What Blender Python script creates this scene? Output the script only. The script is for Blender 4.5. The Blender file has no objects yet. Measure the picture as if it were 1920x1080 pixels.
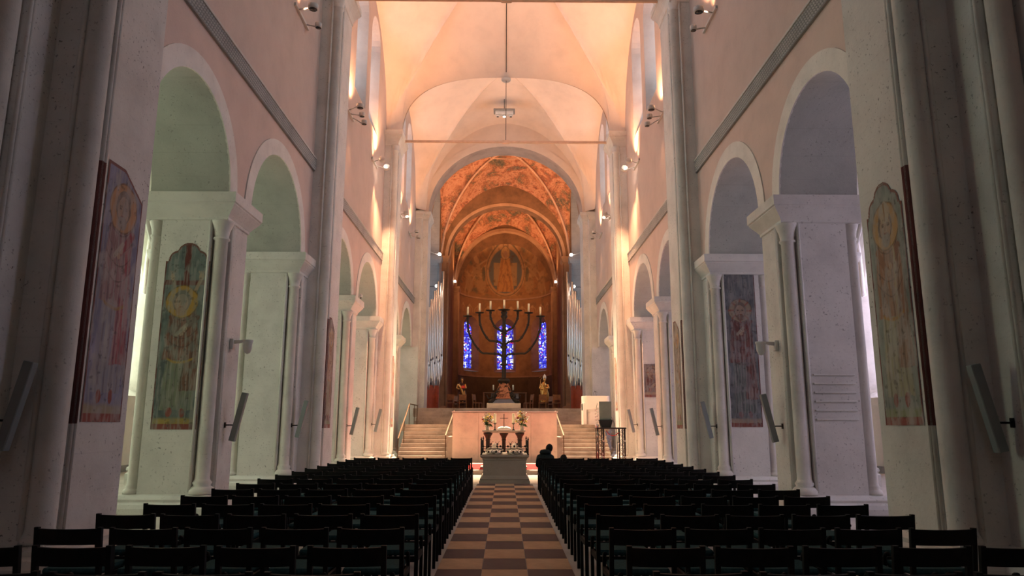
import bpy, bmesh, math, random
import numpy as np
from math import sin, cos, pi, radians, sqrt, atan2, tan, atan
from mathutils import Vector, Matrix
random.seed(7); rng = np.random.RandomState(5)
SC = bpy.context.scene; COL = SC.collection

# ---------------------------------------------------------------- camera
def make_camera():
    f = 1340.; th = atan((796-540)/f); yaw = atan((960-947)*cos(th)/f)
    fw = Vector((sin(yaw)*cos(th), cos(yaw)*cos(th), sin(th)))
    r = fw.cross(Vector((0,0,1))).normalized(); u = r.cross(fw)
    c, s = cos(.0022), sin(.0022); r2 = c*r+s*u; u2 = -s*r+c*u
    cd = bpy.data.cameras.new('camera'); cd.sensor_width = 36; cd.lens = f/1920*36
    cd.clip_start = .05; cd.clip_end = 300
    co = bpy.data.objects.new('camera', cd); COL.objects.link(co)
    m = Matrix((r2, u2, -fw)).transposed().to_4x4(); m.translation = Vector((0,0,1.6))
    co.matrix_world = m; SC.camera = co
make_camera()
# ---------------------------------------------------------------- world, exposure, daylight and lamp strengths
SC.view_settings.view_transform = 'Standard'; SC.view_settings.look = 'None'
SC.view_settings.exposure = 0.88; SC.view_settings.gamma = 1; SC.view_settings.use_curve_mapping = False
SC.cycles.use_denoising = True; SC.cycles.max_bounces = 8; SC.cycles.diffuse_bounces = 5; SC.cycles.caustics_reflective = False; SC.cycles.caustics_refractive = False
SC.cycles.sample_clamp_indirect = 6
W_ = bpy.data.worlds.new('world'); SC.world = W_; W_.use_nodes = True
W_.node_tree.nodes['Background'].inputs[0].default_value = (.75,.8,.9,1); W_.node_tree.nodes['Background'].inputs[1].default_value = .3
DAY_CLEAR = 5.5; DAY_LEFT = 5.8; DAY_RIGHT = 5.0; DAY_WEST = 0.4
WARM = (1.0,.47,.235); WARM2 = (1.0,.50,.24)
K_WALL = .9; K_CHOIR = .82
def spot(name, loc, target, power, angle=60, blend=.6, color=WARM, r=.06):
    l = bpy.data.lights.new(name, 'SPOT'); l.energy = power; l.color = color; l.spot_size = radians(angle); l.spot_blend = blend; l.shadow_soft_size = r
    o = bpy.data.objects.new(name, l); COL.objects.link(o); o.location = loc
    d = Vector(target)-Vector(loc); o.rotation_euler = d.to_track_quat('-Z','Y').to_euler(); return o
def lamp(name, loc, power, color=WARM, r=.1):
    l = bpy.data.lights.new(name, 'POINT'); l.energy = power; l.color = color; l.shadow_soft_size = r
    o = bpy.data.objects.new(name, l); COL.objects.link(o); o.location = loc; return o
SPOT_Z = {'a': (17.0,), 'b': (22.8, 27.6), 'c': (34.9, 38.6)}
for s in (-1, 1):
    for zz, up, down, col in ((17.0,300,0,WARM), (22.8,500,70,WARM), (27.6,1000,500,WARM), (34.9,550,100,WARM), (38.6,500,70,WARM)):
        x = s*5.0
        if zz < 30: spot('wall_streak', (s*5.12, zz-.35, 12.0), (s*5.4, zz-.3, 14.5), 160*K_WALL, 75, 1.0, col)
        spot('wall_light_up', (x, zz, 12.25), (s*4.9, zz+.3, 18), up*K_WALL, 95, .9, col)
        if down: spot('wall_light_down', (s*5.0, zz+.1, 11.8), (s*5.15, zz+.9, 6), down*K_WALL, 50, .8, col)
    spot('pier_light', (s*4.6, 27.7, 11.8), (s*4.9, 30.2, 6.5), 1500*K_WALL, 60, .9, WARM)
    spot('stair_light', (s*4.6, 38.4, 11.7), (s*2.6, 31, .8), 2300*K_WALL, 45, .8, WARM)
    spot('choir_up_light', (s*4.0, 44.3, 12.3), (s*1.5, 49, 18), 2300*K_CHOIR, 105, .9, WARM2)
    spot('apse_up_light', (s*4.0, 58.3, 13.5), (0, 56, 19), 900*K_CHOIR, 120, .8, WARM2)
    spot('apse_down_light', (s*4.0, 53.2, 13.4), (s*-2.5, 64, 11), 900*K_CHOIR, 70, .8, WARM2)
    spot('figure_light', (s*3.8, 42.6, 9.0), (s*2.4, 43.8, 3.6), 450*K_CHOIR, 16, .6, (1,.75,.5))
spot('altar_light', (0, 38.9, 19.0), (0, 27.5, 1.2), 30000*K_WALL, 24, .7, (1,.75,.48))
spot('altar_light', (.3, 38.9, 19.0), (0, 30, 1.0), 52000*K_WALL, 40, .7, (1,.75,.48))
spot('crossing_down_light', (0, 45, 17.5), (0, 43, 2.5), 600*K_CHOIR, 80, .8, WARM)

# ---------------------------------------------------------------- materials
MATS = {}
class NT:
    def __init__(s, name):
        s.m = bpy.data.materials.new(name); s.m.use_nodes = True; s.t = s.m.node_tree; s.n = s.t.nodes; s.l = s.t.links
        s.b = s.n['Principled BSDF']; MATS[name] = s.m
        s.geo = None
    def new(s, t, **k):
        n = s.n.new(t)
        for a, v in k.items(): setattr(n, a, v)
        return n
    def pos(s, obj=False):
        if obj:
            return s.new('ShaderNodeTexCoord').outputs['Object']
        if not s.geo: s.geo = s.new('ShaderNodeNewGeometry')
        return s.geo.outputs['Position']
    def noise(s, scale, detail=4, rough=.55, vec=None, dist=0):
        n = s.new('ShaderNodeTexNoise'); n.inputs['Scale'].default_value = scale; n.inputs['Detail'].default_value = detail
        n.inputs['Roughness'].default_value = rough; n.inputs['Distortion'].default_value = dist
        s.l.new(vec or s.pos(), n.inputs['Vector']); return n.outputs['Fac']
    def ramp(s, fac, stops):
        n = s.new('ShaderNodeValToRGB'); e = n.color_ramp.elements
        while len(e) < len(stops): e.new(.5)
        for i, (p, c) in enumerate(stops):
            e[i].position = p; e[i].color = (*c, 1) if len(c) == 3 else c
        s.l.new(fac, n.inputs[0]); return n.outputs[0]
    def mix(s, a, b, fac, mode='MIX'):
        n = s.new('ShaderNodeMixRGB', blend_type=mode)
        for i, v in ((0,fac),(1,a),(2,b)):
            if hasattr(v, 'is_linked') or hasattr(v, 'links'): s.l.new(v, n.inputs[i])
            elif i == 0: n.inputs[0].default_value = v
            else: n.inputs[i].default_value = (*v, 1)
        return n.outputs[0]
    def math(s, op, a, b=0):
        n = s.new('ShaderNodeMath', operation=op)
        for i, v in ((0,a),(1,b)):
            if hasattr(v, 'links'): s.l.new(v, n.inputs[i])
            else: n.inputs[i].default_value = v
        return n.outputs[0]
    def bump(s, h, strength=.3, dist=.02):
        n = s.new('ShaderNodeBump'); n.inputs['Strength'].default_value = strength; n.inputs['Distance'].default_value = dist
        s.l.new(h, n.inputs['Height']); s.l.new(n.outputs[0], s.b.inputs['Normal'])
    def done(s, col, rough=.8, metal=0, spec=.3):
        if hasattr(col, 'links'): s.l.new(col, s.b.inputs['Base Color'])
        else: s.b.inputs['Base Color'].default_value = (*col, 1)
        s.b.inputs['Roughness'].default_value = rough; s.b.inputs['Metallic'].default_value = metal
        s.b.inputs['Specular IOR Level'].default_value = spec
        return s.m
def sc(c, k): return tuple(min(1, x*k) for x in c)
def stone(name, base, pits=.65, joints=0.0, amp=.12, warm=(1,1,1)):
    t = NT(name)
    f = t.noise(1.3, 6, .6)
    c = t.ramp(f, [(.25, sc(base, 1-amp*1.6)), (.5, base), (.75, tuple(min(1, base[i]*(1+amp)*warm[i]) for i in range(3)))])
    f2 = t.noise(9, 5, .7)
    c = t.mix(c, sc(base, .62), t.ramp(f2, [(.0,(0,0,0)),(.62,(0,0,0)),(.78,(.35,.35,.35))]))
    if joints:
        sep = t.new('ShaderNodeSeparateXYZ'); t.l.new(t.pos(), sep.inputs[0])
        fr = t.math('FRACT', t.math('DIVIDE', sep.outputs[2], .42))
        ln = t.math('LESS_THAN', fr, .03)
        k = t.math('MULTIPLY', ln, t.ramp(t.noise(.9, 3), [(.4,(0,0,0)),(.6,(1,1,1))]))
        c = t.mix(c, sc(base, .5), t.math('MULTIPLY', k, joints))
    if pits:
        n = t.noise(21, 4, .62)
        region = t.ramp(t.noise(1.5, 3), [(.40,(.15,.15,.15)),(.6,(1,1,1))])
        p = t.math('MULTIPLY', t.ramp(n, [(.615,(0,0,0)),(.67,(1,1,1))]), region)
        c = t.mix(c, sc(base, .22), t.math('MULTIPLY', p, pits))
    t.bump(t.noise(14, 6, .7), .35, .015)
    return t.done(c, .85)
def plain(name, col, rough=.6, metal=0, amp=.1, scale=6, spec=.3, bump=.1):
    t = NT(name); f = t.noise(scale, 4, .6, vec=t.pos(True))
    c = t.ramp(f, [(.3, sc(col, 1-amp)), (.7, sc(col, 1+amp))])
    if bump: t.bump(t.noise(scale*6, 3, .6, vec=t.pos(True)), bump, .005)
    return t.done(c, rough, metal, spec)
def emit(name, col, st):
    t = NT(name); t.b.inputs['Emission Color'].default_value = (*col,1); t.b.inputs['Emission Strength'].default_value = st
    return t.done(sc(col,.5), .6)
stone('stone', (.63,.61,.575), .9, .12)
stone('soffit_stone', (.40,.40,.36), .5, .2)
stone('stone_smooth', (.64,.62,.58), .5, 0)
stone('stone_white', (.66,.63,.58), .35, 0)
stone('plaster', (.58,.45,.39), .12, 0, .07)
stone('plaster_upper', (.52,.42,.37), .1, 0, .07)
stone('vault_plaster', (.66,.53,.43), .0, 0, .06)
stone('aisle_plaster', (.60,.57,.50), .15, 0, .07)
stone('apse_wall', (.30,.15,.065), .35, 0, .25)
stone('apse_stone', (.36,.20,.11), .3, .3, .2)
stone('rib_paint', (.42,.24,.15), .4, 0, .25)
stone('dark_fresco', (.17,.085,.04), .2, 0, .3)
stone('choir_dark', (.13,.075,.035), .2, 0, .2)
stone('transept_stone', (.32,.31,.31), .4, .7, .12)
stone('floor_stone', (.50,.46,.42), .3, 0, .12)
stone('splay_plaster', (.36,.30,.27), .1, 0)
stone('pink_marble', (.74,.64,.51), .2, 0, .15)
stone('step_stone', (.36,.30,.255), .5, 0, .32)
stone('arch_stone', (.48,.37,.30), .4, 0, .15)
stone('dais_stone', (.44,.36,.30), .3, 0, .15)
stone('tomb_stone', (.36,.31,.25), .45, 0, .1)
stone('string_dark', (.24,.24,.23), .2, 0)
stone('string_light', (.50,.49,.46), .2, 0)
stone('fresco_red', (.13,.04,.035), .35, 0, .3)
plain('black_wood', (.012,.012,.012), .55, 0, .3, 12, .15)
plain('seat_fabric', (.035,.085,.09), .95, 0, .25, 40, .1, .4)
plain('dark_bronze', (.032,.025,.018), .55, .4, .25, 20)
plain('bronze_shine', (.40,.20,.12), .42, .8, .4, 14)
plain('iron', (.015,.013,.012), .5, .6, .3, 20)
plain('brass_rail', (.09,.05,.025), .5, .5, .15, 9)
plain('grey_paint', (.21,.23,.23), .5, 0, .05, 8)
plain('white_plastic', (.62,.62,.60), .4, 0, .03, 5)
plain('black_plastic', (.02,.02,.02), .5, 0, .1, 5)
plain('lamp_grey', (.50,.49,.47), .4, .1, .05)
plain('lens_dark', (.03,.03,.03), .2, 0, .05)
plain('candle_wax', (.85,.76,.50), .5, 0, .04)
plain('white_cloth', (.82,.78,.68), .8, 0, .05, 20)
plain('red_carpet', (.42,.004,.006), .95, 0, .12, 60)
plain('red_wood', (.30,.055,.018), .5, 0, .2, 5)
plain('chair_wood', (.20,.08,.03), .5, 0, .25, 8)
plain('pipe_tin', (.66,.69,.70), .34, .85, .04, 1, .5, 0)
plain('pipe_dark', (.08,.08,.085), .5, .6, .1)
plain('gilt', (.62,.33,.10), .38, .75, .5, 30)
plain('gilt_dark', (.08,.03,.015), .6, .2, .5, 25)
plain('skin', (.45,.27,.19), .6, 0, .08, 20)
plain('hair', (.012,.010,.009), .85, 0, .3, 60)
plain('coat', (.018,.028,.028), .95, 0, .25, 30)
plain('coat_dark', (.010,.010,.011), .95, 0, .25, 30)
plain('white_pulpit', (.80,.74,.68), .5, 0, .03, 3)
plain('monitor_grey', (.20,.25,.22), .35, 0, .1, 3)
plain('truss', (.04,.038,.038), .55, .3, .3, 30)
plain('leaf', (.055,.12,.03), .6, 0, .4, 30)
plain('petal_red', (.30,.05,.03), .7, 0, .4, 30)
plain('petal_yellow', (.70,.55,.12), .7, 0, .3, 30)
plain('petal_white', (.85,.80,.70), .7, 0, .1, 30)
plain('vase', (.75,.62,.45), .3, 0, .1)
plain('lead', (.01,.01,.012), .7, 0, .1)
plain('wood_beam', (.62,.42,.30), .7, 0, .12, 4)
plain('dark_cavity', (.006,.006,.006), .9, 0, .1)
plain('book_red', (.55,.05,.03), .6)
plain('tile_tan', (.50,.335,.20), .62, 0, .2, 3.5, .3)
plain('tile_dark', (.085,.06,.06), .62, 0, .22, 3.5, .3)
plain('tile_pink', (.55,.36,.29), .42, 0, .2, 3.5, .5)
plain('led_white', (.7,.7,.65), .5)
emit('lamp_glow', (1,.8,.65), 22)
emit('day_clear', (.70,.86,1.0), DAY_CLEAR)
emit('day_left', (.87,1.0,.76), DAY_LEFT)
emit('day_right', (.80,.73,1.0), DAY_RIGHT)
emit('day_west', (.72,.86,1.0), DAY_WEST)
def fresco_vault():
    t = NT('fresco_vault')
    w = t.noise(.55, 9, .68, dist=.5)
    c = t.ramp(w, [(.30,(.035,.04,.035)),(.40,(.10,.075,.045)),(.47,(.26,.095,.045)),(.53,(.40,.18,.10)),(.58,(.24,.075,.035)),(.66,(.09,.08,.06)),(.8,(.34,.18,.10))])
    lines = t.noise(1.6, 7, .6, dist=1.6)
    c = t.mix(c, (.60,.36,.18), t.ramp(lines, [(.48,(0,0,0)),(.497,(.5,.5,.5)),(.515,(0,0,0))]))
    d = t.noise(5.5, 5, .6, dist=1)
    c = t.mix(c, (.05,.025,.015), t.ramp(d, [(.55,(0,0,0)),(.72,(.75,.75,.75))]))
    t.bump(lines, .2, .01)
    t.done(c, .8)
fresco_vault()
def stained(name, base):
    t = NT(name)
    v = t.new('ShaderNodeTexVoronoi'); v.inputs['Scale'].default_value = 7.0; t.l.new(t.pos(), v.inputs['Vector'])
    e = t.new('ShaderNodeTexVoronoi', feature='DISTANCE_TO_EDGE'); e.inputs['Scale'].default_value = 7.0; t.l.new(t.pos(), e.inputs['Vector'])
    sep = t.new('ShaderNodeSeparateColor'); t.l.new(v.outputs['Color'], sep.inputs[0])
    c = t.ramp(sep.outputs[0], [(0,(.02,.02,.35)),(.3,(.05,.06,.8)),(.5,(.12,.2,1)),(.62,(.75,.8,1)),(.78,(1,.95,.9)),(.86,(.5,.02,.08)),(.92,(.03,.03,.4)),(1,(.05,.2,.12))])
    for n in t.n:
        if n.bl_idname == 'ShaderNodeValToRGB': n.color_ramp.interpolation = 'CONSTANT'
    big = t.noise(1.1, 2)
    c = t.mix(c, (.02,.02,.30), t.ramp(big, [(.42,(.8,.8,.8)),(.58,(0,0,0))]))
    c = t.mix(c, (0,0,0), t.ramp(e.outputs['Distance'], [(.03,(1,1,1)),(.07,(0,0,0))]))
    t.l.new(c, t.b.inputs['Emission Color']); t.b.inputs['Emission Strength'].default_value = base
    t.done((.02,.02,.03), .4)
stained('stained_glass', 1.5)
def painted():
    t = NT('painting'); a = t.new('ShaderNodeAttribute'); a.attribute_name = 'Col'
    t.bump(t.noise(16, 5, .7), .35, .012); t.done(a.outputs['Color'], .85)
painted()
def get(n): return MATS[n]

# ---------------------------------------------------------------- mesh builder
class MB:
    def __init__(s): s.v = []; s.f = []; s.mi = []; s.m = 0; s.sm = []
    def add(s, vs, fs, smooth=False):
        o = len(s.v); s.v.extend(vs)
        for f in fs: s.f.append(tuple(i+o for i in f)); s.mi.append(s.m); s.sm.append(smooth)
        return s
    def box(s, x0, x1, y0, y1, z0, z1):
        return s.add([(x0,y0,z0),(x1,y0,z0),(x1,y1,z0),(x0,y1,z0),(x0,y0,z1),(x1,y0,z1),(x1,y1,z1),(x0,y1,z1)],
            [(0,3,2,1),(4,5,6,7),(0,1,5,4),(1,2,6,5),(2,3,7,6),(3,0,4,7)])
    def bbox(s, x0, x1, y0, y1, z0, z1, b=.01):      # box with chamfered vertical and top edges
        p = lambda i, z: [(x0+i,y0+b,z),(x0+b,y0+i,z),(x1-b,y0+i,z),(x1-i,y0+b,z),(x1-i,y1-b,z),(x1-b,y1-i,z),(x0+b,y1-i,z),(x0+i,y1-b,z)]
        return s.rings([p(b*.5,z0), p(0,z0+b), p(0,z1-b), p(b*.5,z1)])
    def rings(s, R, cap=True, smooth=False, closed=True):
        n = len(R[0]); vs = [p for r in R for p in r]; fs = []
        for i in range(len(R)-1):
            for j in range(n if closed else n-1):
                a = i*n+j; b = i*n+(j+1)%n; fs.append((a, b, b+n, a+n))
        if cap: fs.append(tuple(range(n-1,-1,-1))); fs.append(tuple(range((len(R)-1)*n, len(R)*n)))
        return s.add(vs, fs, smooth)
    def loft(s, x0, x1, y0, y1, prof):               # rectangle grown by e at height z
        return s.rings([[(x0-e,y0-e,z),(x1+e,y0-e,z),(x1+e,y1+e,z),(x0-e,y1+e,z)] for e, z in prof])
    def prism(s, poly, z0, z1):
        return s.rings([[(x,y,z0) for x, y in poly], [(x,y,z1) for x, y in poly]])
    def lathe(s, cx, cy, prof, n=16, smooth=True, ax='z', sx=1, sy=1):
        R = []
        for r, z in prof:
            ring = []
            for k in range(n):
                a = 2*pi*k/n; c, d = r*cos(a)*sx, r*sin(a)*sy
                ring.append((cx+c, cy+d, z) if ax == 'z' else ((cx+c, z, cy+d) if ax == 'y' else (z, cx+c, cy+d)))
            R.append(ring)
        return s.rings(R, True, smooth)
    def tube(s, pts, r, n=8, smooth=True, cap=True):
        P = [Vector(p) for p in pts]; R = []; up = None
        for i, p in enumerate(P):
            d = (P[min(i+1,len(P)-1)]-P[max(i-1,0)]).normalized()
            if up is None: up = Vector((0,0,1)) if abs(d.z) < .9 else Vector((1,0,0))
            a = d.cross(up).normalized(); b = a.cross(d).normalized(); up = b
            rr = r[i] if isinstance(r, (list,tuple)) else r
            R.append([tuple(p + a*rr*cos(2*pi*k/n) + b*rr*sin(2*pi*k/n)) for k in range(n)])
        return s.rings(R, cap, smooth)
    def ball(s, c, r, n=10, m=6, sx=1, sy=1, sz=1):
        R = []
        for i in range(m+1):
            t = pi*(i/m); rr = max(r*sin(t), r*.02)
            R.append([(c[0]+rr*cos(2*pi*k/n)*sx, c[1]+rr*sin(2*pi*k/n)*sy, c[2]-r*cos(t)*sz) for k in range(n)])
        return s.rings(R, True, True)
    def grid(s, P, smooth=True):                     # P[i][j] points
        n = len(P); m = len(P[0]); fs = [(i*m+j, i*m+j+1, (i+1)*m+j+1, (i+1)*m+j) for i in range(n-1) for j in range(m-1)]
        return s.add([p for r in P for p in r], fs, smooth)
    def xf(s, fn): s.v = [fn(p) for p in s.v]; return s
    def build(s, name, mats, parent=None, kind=None, label=None, cat=None, group=None, loc=None):
        me = bpy.data.meshes.new(name); me.from_pydata([tuple(p) for p in s.v], [], s.f)
        for m in (mats if isinstance(mats, (list,tuple)) else [mats]): me.materials.append(get(m))
        me.polygons.foreach_set('material_index', s.mi); me.polygons.foreach_set('use_smooth', s.sm); me.update()
        bm = bmesh.new(); bm.from_mesh(me); bmesh.ops.recalc_face_normals(bm, faces=bm.faces); bm.to_mesh(me); bm.free()
        o = bpy.data.objects.new(name, me); COL.objects.link(o)
        if parent: o.parent = parent
        if loc: o.location = loc
        return tag(o, label, cat, group, kind)
def tag(o, label=None, cat=None, group=None, kind=None):
    for k, v in (('label',label),('category',cat),('group',group),('kind',kind)):
        if v: o[k] = v
    return o
def thing(name, label, cat, loc=(0,0,0), rz=0, group=None):
    o = bpy.data.objects.new(name, None); COL.objects.link(o); o.location = loc; o.rotation_euler = (0,0,rz)
    o.empty_display_size = .1
    return tag(o, label, cat, group)
def frame(name, label=None, kind='structure'):
    o = bpy.data.objects.new(name, None); COL.objects.link(o); return tag(o, label, None, None, kind)
def dup(root, loc=None, rz=None, label=None, group=None):
    def rec(o, parent):
        c = o.copy(); COL.objects.link(c); c.parent = parent
        for ch in o.children: rec(ch, c)
        return c
    c = rec(root, None)
    if loc is not None: c.location = loc
    if rz is not None: c.rotation_euler = (0,0,rz)
    if label: c['label'] = label
    if group: c['group'] = group
    return c
def arch_pts(c, r, z, n=20, b=None):
    b = b or r
    return [(c - r*cos(pi*k/n), z + b*sin(pi*k/n)) for k in range(n+1)]

# panel with openings: returns quads in (s, z); holes = list of outlines with left/right/bottom & arch curve
def panel(mb, fn, s0, s1, z0, z1, holes, ds=1.0):
    """holes: (sa, sb, zb, curve) where curve is list of (s,z) from sa to sb along the arch; zb = bottom of opening"""
    holes = sorted(holes, key=lambda h: h[0]); cur = s0
    def solid(a, b, lo=z0, hi=z1):
        if b-a < 1e-4 or hi-lo < 1e-4: return
        n = max(1, int(math.ceil((b-a)/ds)))
        for k in range(n):
            p, q = a+(b-a)*k/n, a+(b-a)*(k+1)/n
            mb.add([fn(p,lo), fn(q,lo), fn(q,hi), fn(p,hi)], [(0,1,2,3)])
    for sa, sb, zb, cv in holes:
        solid(cur, sa)
        for (p, zp), (q, zq) in zip(cv[:-1], cv[1:]):
            if q-p < 1e-5: continue
            mb.add([fn(p,zp), fn(q,zq), fn(q,z1), fn(p,z1)], [(0,1,2,3)])
            if zb > z0+1e-4: mb.add([fn(p,z0), fn(q,z0), fn(q,zb), fn(p,zb)], [(0,1,2,3)])
        cur = sb
    solid(cur, s1)
def win_outline(c, hw, zb, zt, n=14):
    return [(c-hw, zb)] + arch_pts(c, hw, zt-hw, n) + [(c+hw, zb)]

# ---------------------------------------------------------------- layout of the church (metres, camera at x=0, y=0)
WX = 5.35; PX = 4.8; WT = 1.5
MAIN = [-2.55, 8.55, 19.65, 30.75]       # main pier centres along the nave
CROSS = 41.15
SPR = 5.95                                # arcade springing
ARC1 = lambda c: (c+1.5, c+4.725); ARC2 = lambda c: (c+5.875, c+9.6)
def arcade_openings(y0, y1):
    out = []
    for c in MAIN:
        for a, b in (ARC1(c), ARC2(c)):
            if a >= y0-.01 and b <= y1+.01: out.append((a, b))
    return out
def side(s): return 'left' if s < 0 else 'right'
# walls
for s in (-1, 1):
    ops = [o for c in MAIN[1:] for o in (ARC1(c), ARC2(c))]
    w = frame('wall_'+side(s), 'pale peach plastered nave wall above the round arcade arches')
    MB().add([(s*(WX+WT),-4.3,0),(s*(WX+WT),7.05,0),(s*(WX+WT),7.05,22.4),(s*(WX+WT),-4.3,22.4)], [(0,1,2,3)]).add([(s*WX,7.06,9),(s*(WX+WT),7.06,9),(s*(WX+WT),7.06,22.4),(s*WX,7.06,22.4)], [(0,1,2,3)]).build('west_bay_wall', 'plaster_upper', w)
    mb = MB()
    curves = []
    for a, b in ops: curves.append((a, b, SPR, arch_pts((a+b)/2, (b-a)/2, SPR, 24)))
    panel(mb, lambda y, z: (s*WX, y, z), 10.05, 42.6, SPR, 9.0, curves, 3)
    panel(mb, lambda y, z: (s*(WX+WT), y, z), 7.05, 42.6, SPR, 9.0, curves, 3)
    mb.build('arcade_wall', 'plaster', w)
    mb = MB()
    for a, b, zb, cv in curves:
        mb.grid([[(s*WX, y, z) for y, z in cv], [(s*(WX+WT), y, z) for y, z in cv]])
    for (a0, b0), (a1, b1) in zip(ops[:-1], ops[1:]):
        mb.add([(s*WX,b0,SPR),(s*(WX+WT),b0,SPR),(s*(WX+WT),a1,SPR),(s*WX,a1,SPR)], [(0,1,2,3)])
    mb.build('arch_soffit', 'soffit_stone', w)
    for a, b, zb, cv in curves:                       # archivolt bands, 2 cm proud
        c = (a+b)/2; r = (b-a)/2; mb = MB()
        if True:
            o = s*(WX-.025); n = 28; P0 = arch_pts(c, r, SPR, n); P1 = arch_pts(c, r+.36, SPR, n)
            P1 = [(min(max(y, a-.36), b+.36), z) for y, z in P1]
            mb.grid([[(s*(WX+.01), y, z) for y, z in P0], [(o, y, z) for y, z in P0], [(o, y, z) for y, z in P1], [(s*(WX+.01), y, z) for y, z in P1]], False)
        mb.build('archivolt', 'stone_white', w)
    # clerestory
    holes = []; wins = []
    for c in MAIN[1:]:
        for d in (4.35+.5, 7.35+.1):
            cy = c+d if c < 30 else c+ (4.2 if d < 5 else 6.9)
            wins.append(cy)
            o = win_outline(cy, .95, 13.35, 18.1)
            holes.append((cy-.95, cy+.95, 13.35, o[1:-1]))
    mb = MB()
    panel(mb, lambda y, z: (s*WX, y, z), 10.05, 42.6, 9.0, 22.5, holes, 3)
    mb.add([(s*WX,7.05,13.9),(s*WX,10.05,13.9),(s*WX,10.05,22.4),(s*WX,7.05,22.4)], [(0,1,2,3)])
    mb.build('upper_wall', 'plaster_upper', w)
    # string course with chequered relief
    for i, c in enumerate(MAIN):
        y0, y1 = c+.7, (MAIN+[41.85])[i+1]-.7
        if i == 0: continue
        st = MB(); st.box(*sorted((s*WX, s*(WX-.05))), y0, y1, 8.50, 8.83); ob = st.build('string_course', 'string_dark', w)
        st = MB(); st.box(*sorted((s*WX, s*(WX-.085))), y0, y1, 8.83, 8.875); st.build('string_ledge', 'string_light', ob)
        if i in (1, 2):
            st = MB(); nr = 5; hz = .33/nr; dy = .085 if i == 1 else .11; n = int((y1-y0)/dy)
            for k in range(n):
                for r in range(nr):
                    yy = y0 + (k + (.5 if r % 2 else 0))*dy; z0 = 8.5 + r*hz; xa, xb = s*(WX-.05), s*(WX-.075)
                    if yy+dy*.55 > y1: continue
                    st.add([(xa,yy,z0+hz/2),(xb,yy+dy*.28,z0+hz*.9),(xb,yy+dy*.55,z0+hz/2),(xb,yy+dy*.28,z0+hz*.1)], [(0,1,2,3)])
            o2 = st.build('chequer_relief', 'string_light', ob, kind='stuff')
    # clerestory windows
    for cy in wins:
        nm = 'window_%d' % (wins.index(cy)+1 + (0 if s < 0 else 20))
        wf = frame(nm, 'tall round arched clerestory window')
        A = win_outline(cy, .95, 13.35, 18.1, 12); B = win_outline(cy, .55, 13.9, 17.6, 12)
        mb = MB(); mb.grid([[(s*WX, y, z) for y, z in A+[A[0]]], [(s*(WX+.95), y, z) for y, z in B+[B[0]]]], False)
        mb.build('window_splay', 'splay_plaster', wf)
        mb = MB(); mb.add([(s*(WX+.95), y, z) for y, z in B], [tuple(range(len(B)))]); mb.build('pane', 'day_clear', wf)
        mb = MB()
        for k in range(1, 5): z = 13.9+k*.72; mb.box(*sorted((s*(WX+.93), s*(WX+.91))), cy-.55, cy+.55, z-.012, z+.012)
        mb.box(*sorted((s*(WX+.93), s*(WX+.91))), cy-.012, cy+.012, 13.9, 17.6)
        mb.build('glazing_bar', 'lead', wf)

# piers
def notch_poly(x0, x1, y0, y1, n, corners):            # corners: set of 'x0y0' style flags to notch
    P = []
    for cx, cy, nm, order in ((x0,y0,'00',0),(x1,y0,'10',1),(x1,y1,'11',0),(x0,y1,'01',1)):
        if nm in corners:
            dx = n if cx == x0 else -n; dy = n if cy == y0 else -n
            if order == 0: P += [(cx, cy+dy), (cx+dx, cy+dy), (cx+dx, cy)]
            else: P += [(cx+dx, cy), (cx+dx, cy+dy), (cx, cy+dy)]
        else: P.append((cx, cy))
    return P
def colonnette(mb, x, y, r, z0, z1, caph=.35):
    mb.lathe(x, y, [(r*1.7,z0),(r*1.75,z0+r*.5),(r*1.5,z0+r*.9),(r*1.15,z0+r*1.1),(r*1.35,z0+r*1.5),(r*1.05,z0+r*1.9),(r,z0+r*2.2),
        (r*.97,z1-caph-.04),(r*1.2,z1-caph-.02),(r*1.2,z1-caph+.01),(r,z1-caph+.03),(r*1.15,z1-caph*.55),(r*1.6,z1-caph*.12),(r*1.65,z1)], 16)
def fillets(mb, s, xs_ys, z0, z1, r=.03):
    for x, y in xs_ys: mb.lathe(x, y, [(r,z0),(r,z1)], 8)
def pier_body(p, s, y0, y1, rn=.13, n=.27, name='pier_core', top=5.5, far=True):
    # s*WX .. s*(WX+WT)
    xa, xb = sorted((s*WX, s*(WX+WT)))
    nave = '1' if s < 0 else '0'; ais = '0' if s < 0 else '1'
    cs = {nave+'0', ais+'0'}
    MB().prism(notch_poly(xa, xb, y0, y1, n, cs), .34, top).build(name, 'stone', p)
    MB().loft(xa, xb, y0, y1, [(.20,0),(.22,.04),(.22,.13),(.19,.2),(.12,.235),(.13,.28),(.06,.34),(.0,.36)]).build('plinth', 'stone_smooth', p)
    MB().loft(xa, xb, y0, y1, [(.0,top-.06),(.03,top-.05),(.03,top),(.07,top+.06),(.14,top+.15),(.19,top+.22),(.19,top+.24),(.215,top+.26),(.215,top+.45),(0,top+.455)]).build('impost', 'stone_smooth', p)
    mb = MB(); colonnette(mb, s*(WX+n*.5), y0+n*.5, rn, .36, top-.05); mb.build('colonnette', 'stone_white', p)
    mb = MB(); colonnette(mb, s*(WX+WT-n*.45), y0+n*.45, rn*.68, .36, top-.05, .3); mb.build('colonnette', 'stone_white', p)
    mb = MB(); fillets(mb, s, [(s*WX, y0+n+.03), (s*WX, y0+n+.085), (s*(WX+n+.03), y0)], .4, top-.05); mb.build('roll_moulding', 'stone_smooth', p)
PIER = {}; PIER_M = {}
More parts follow.
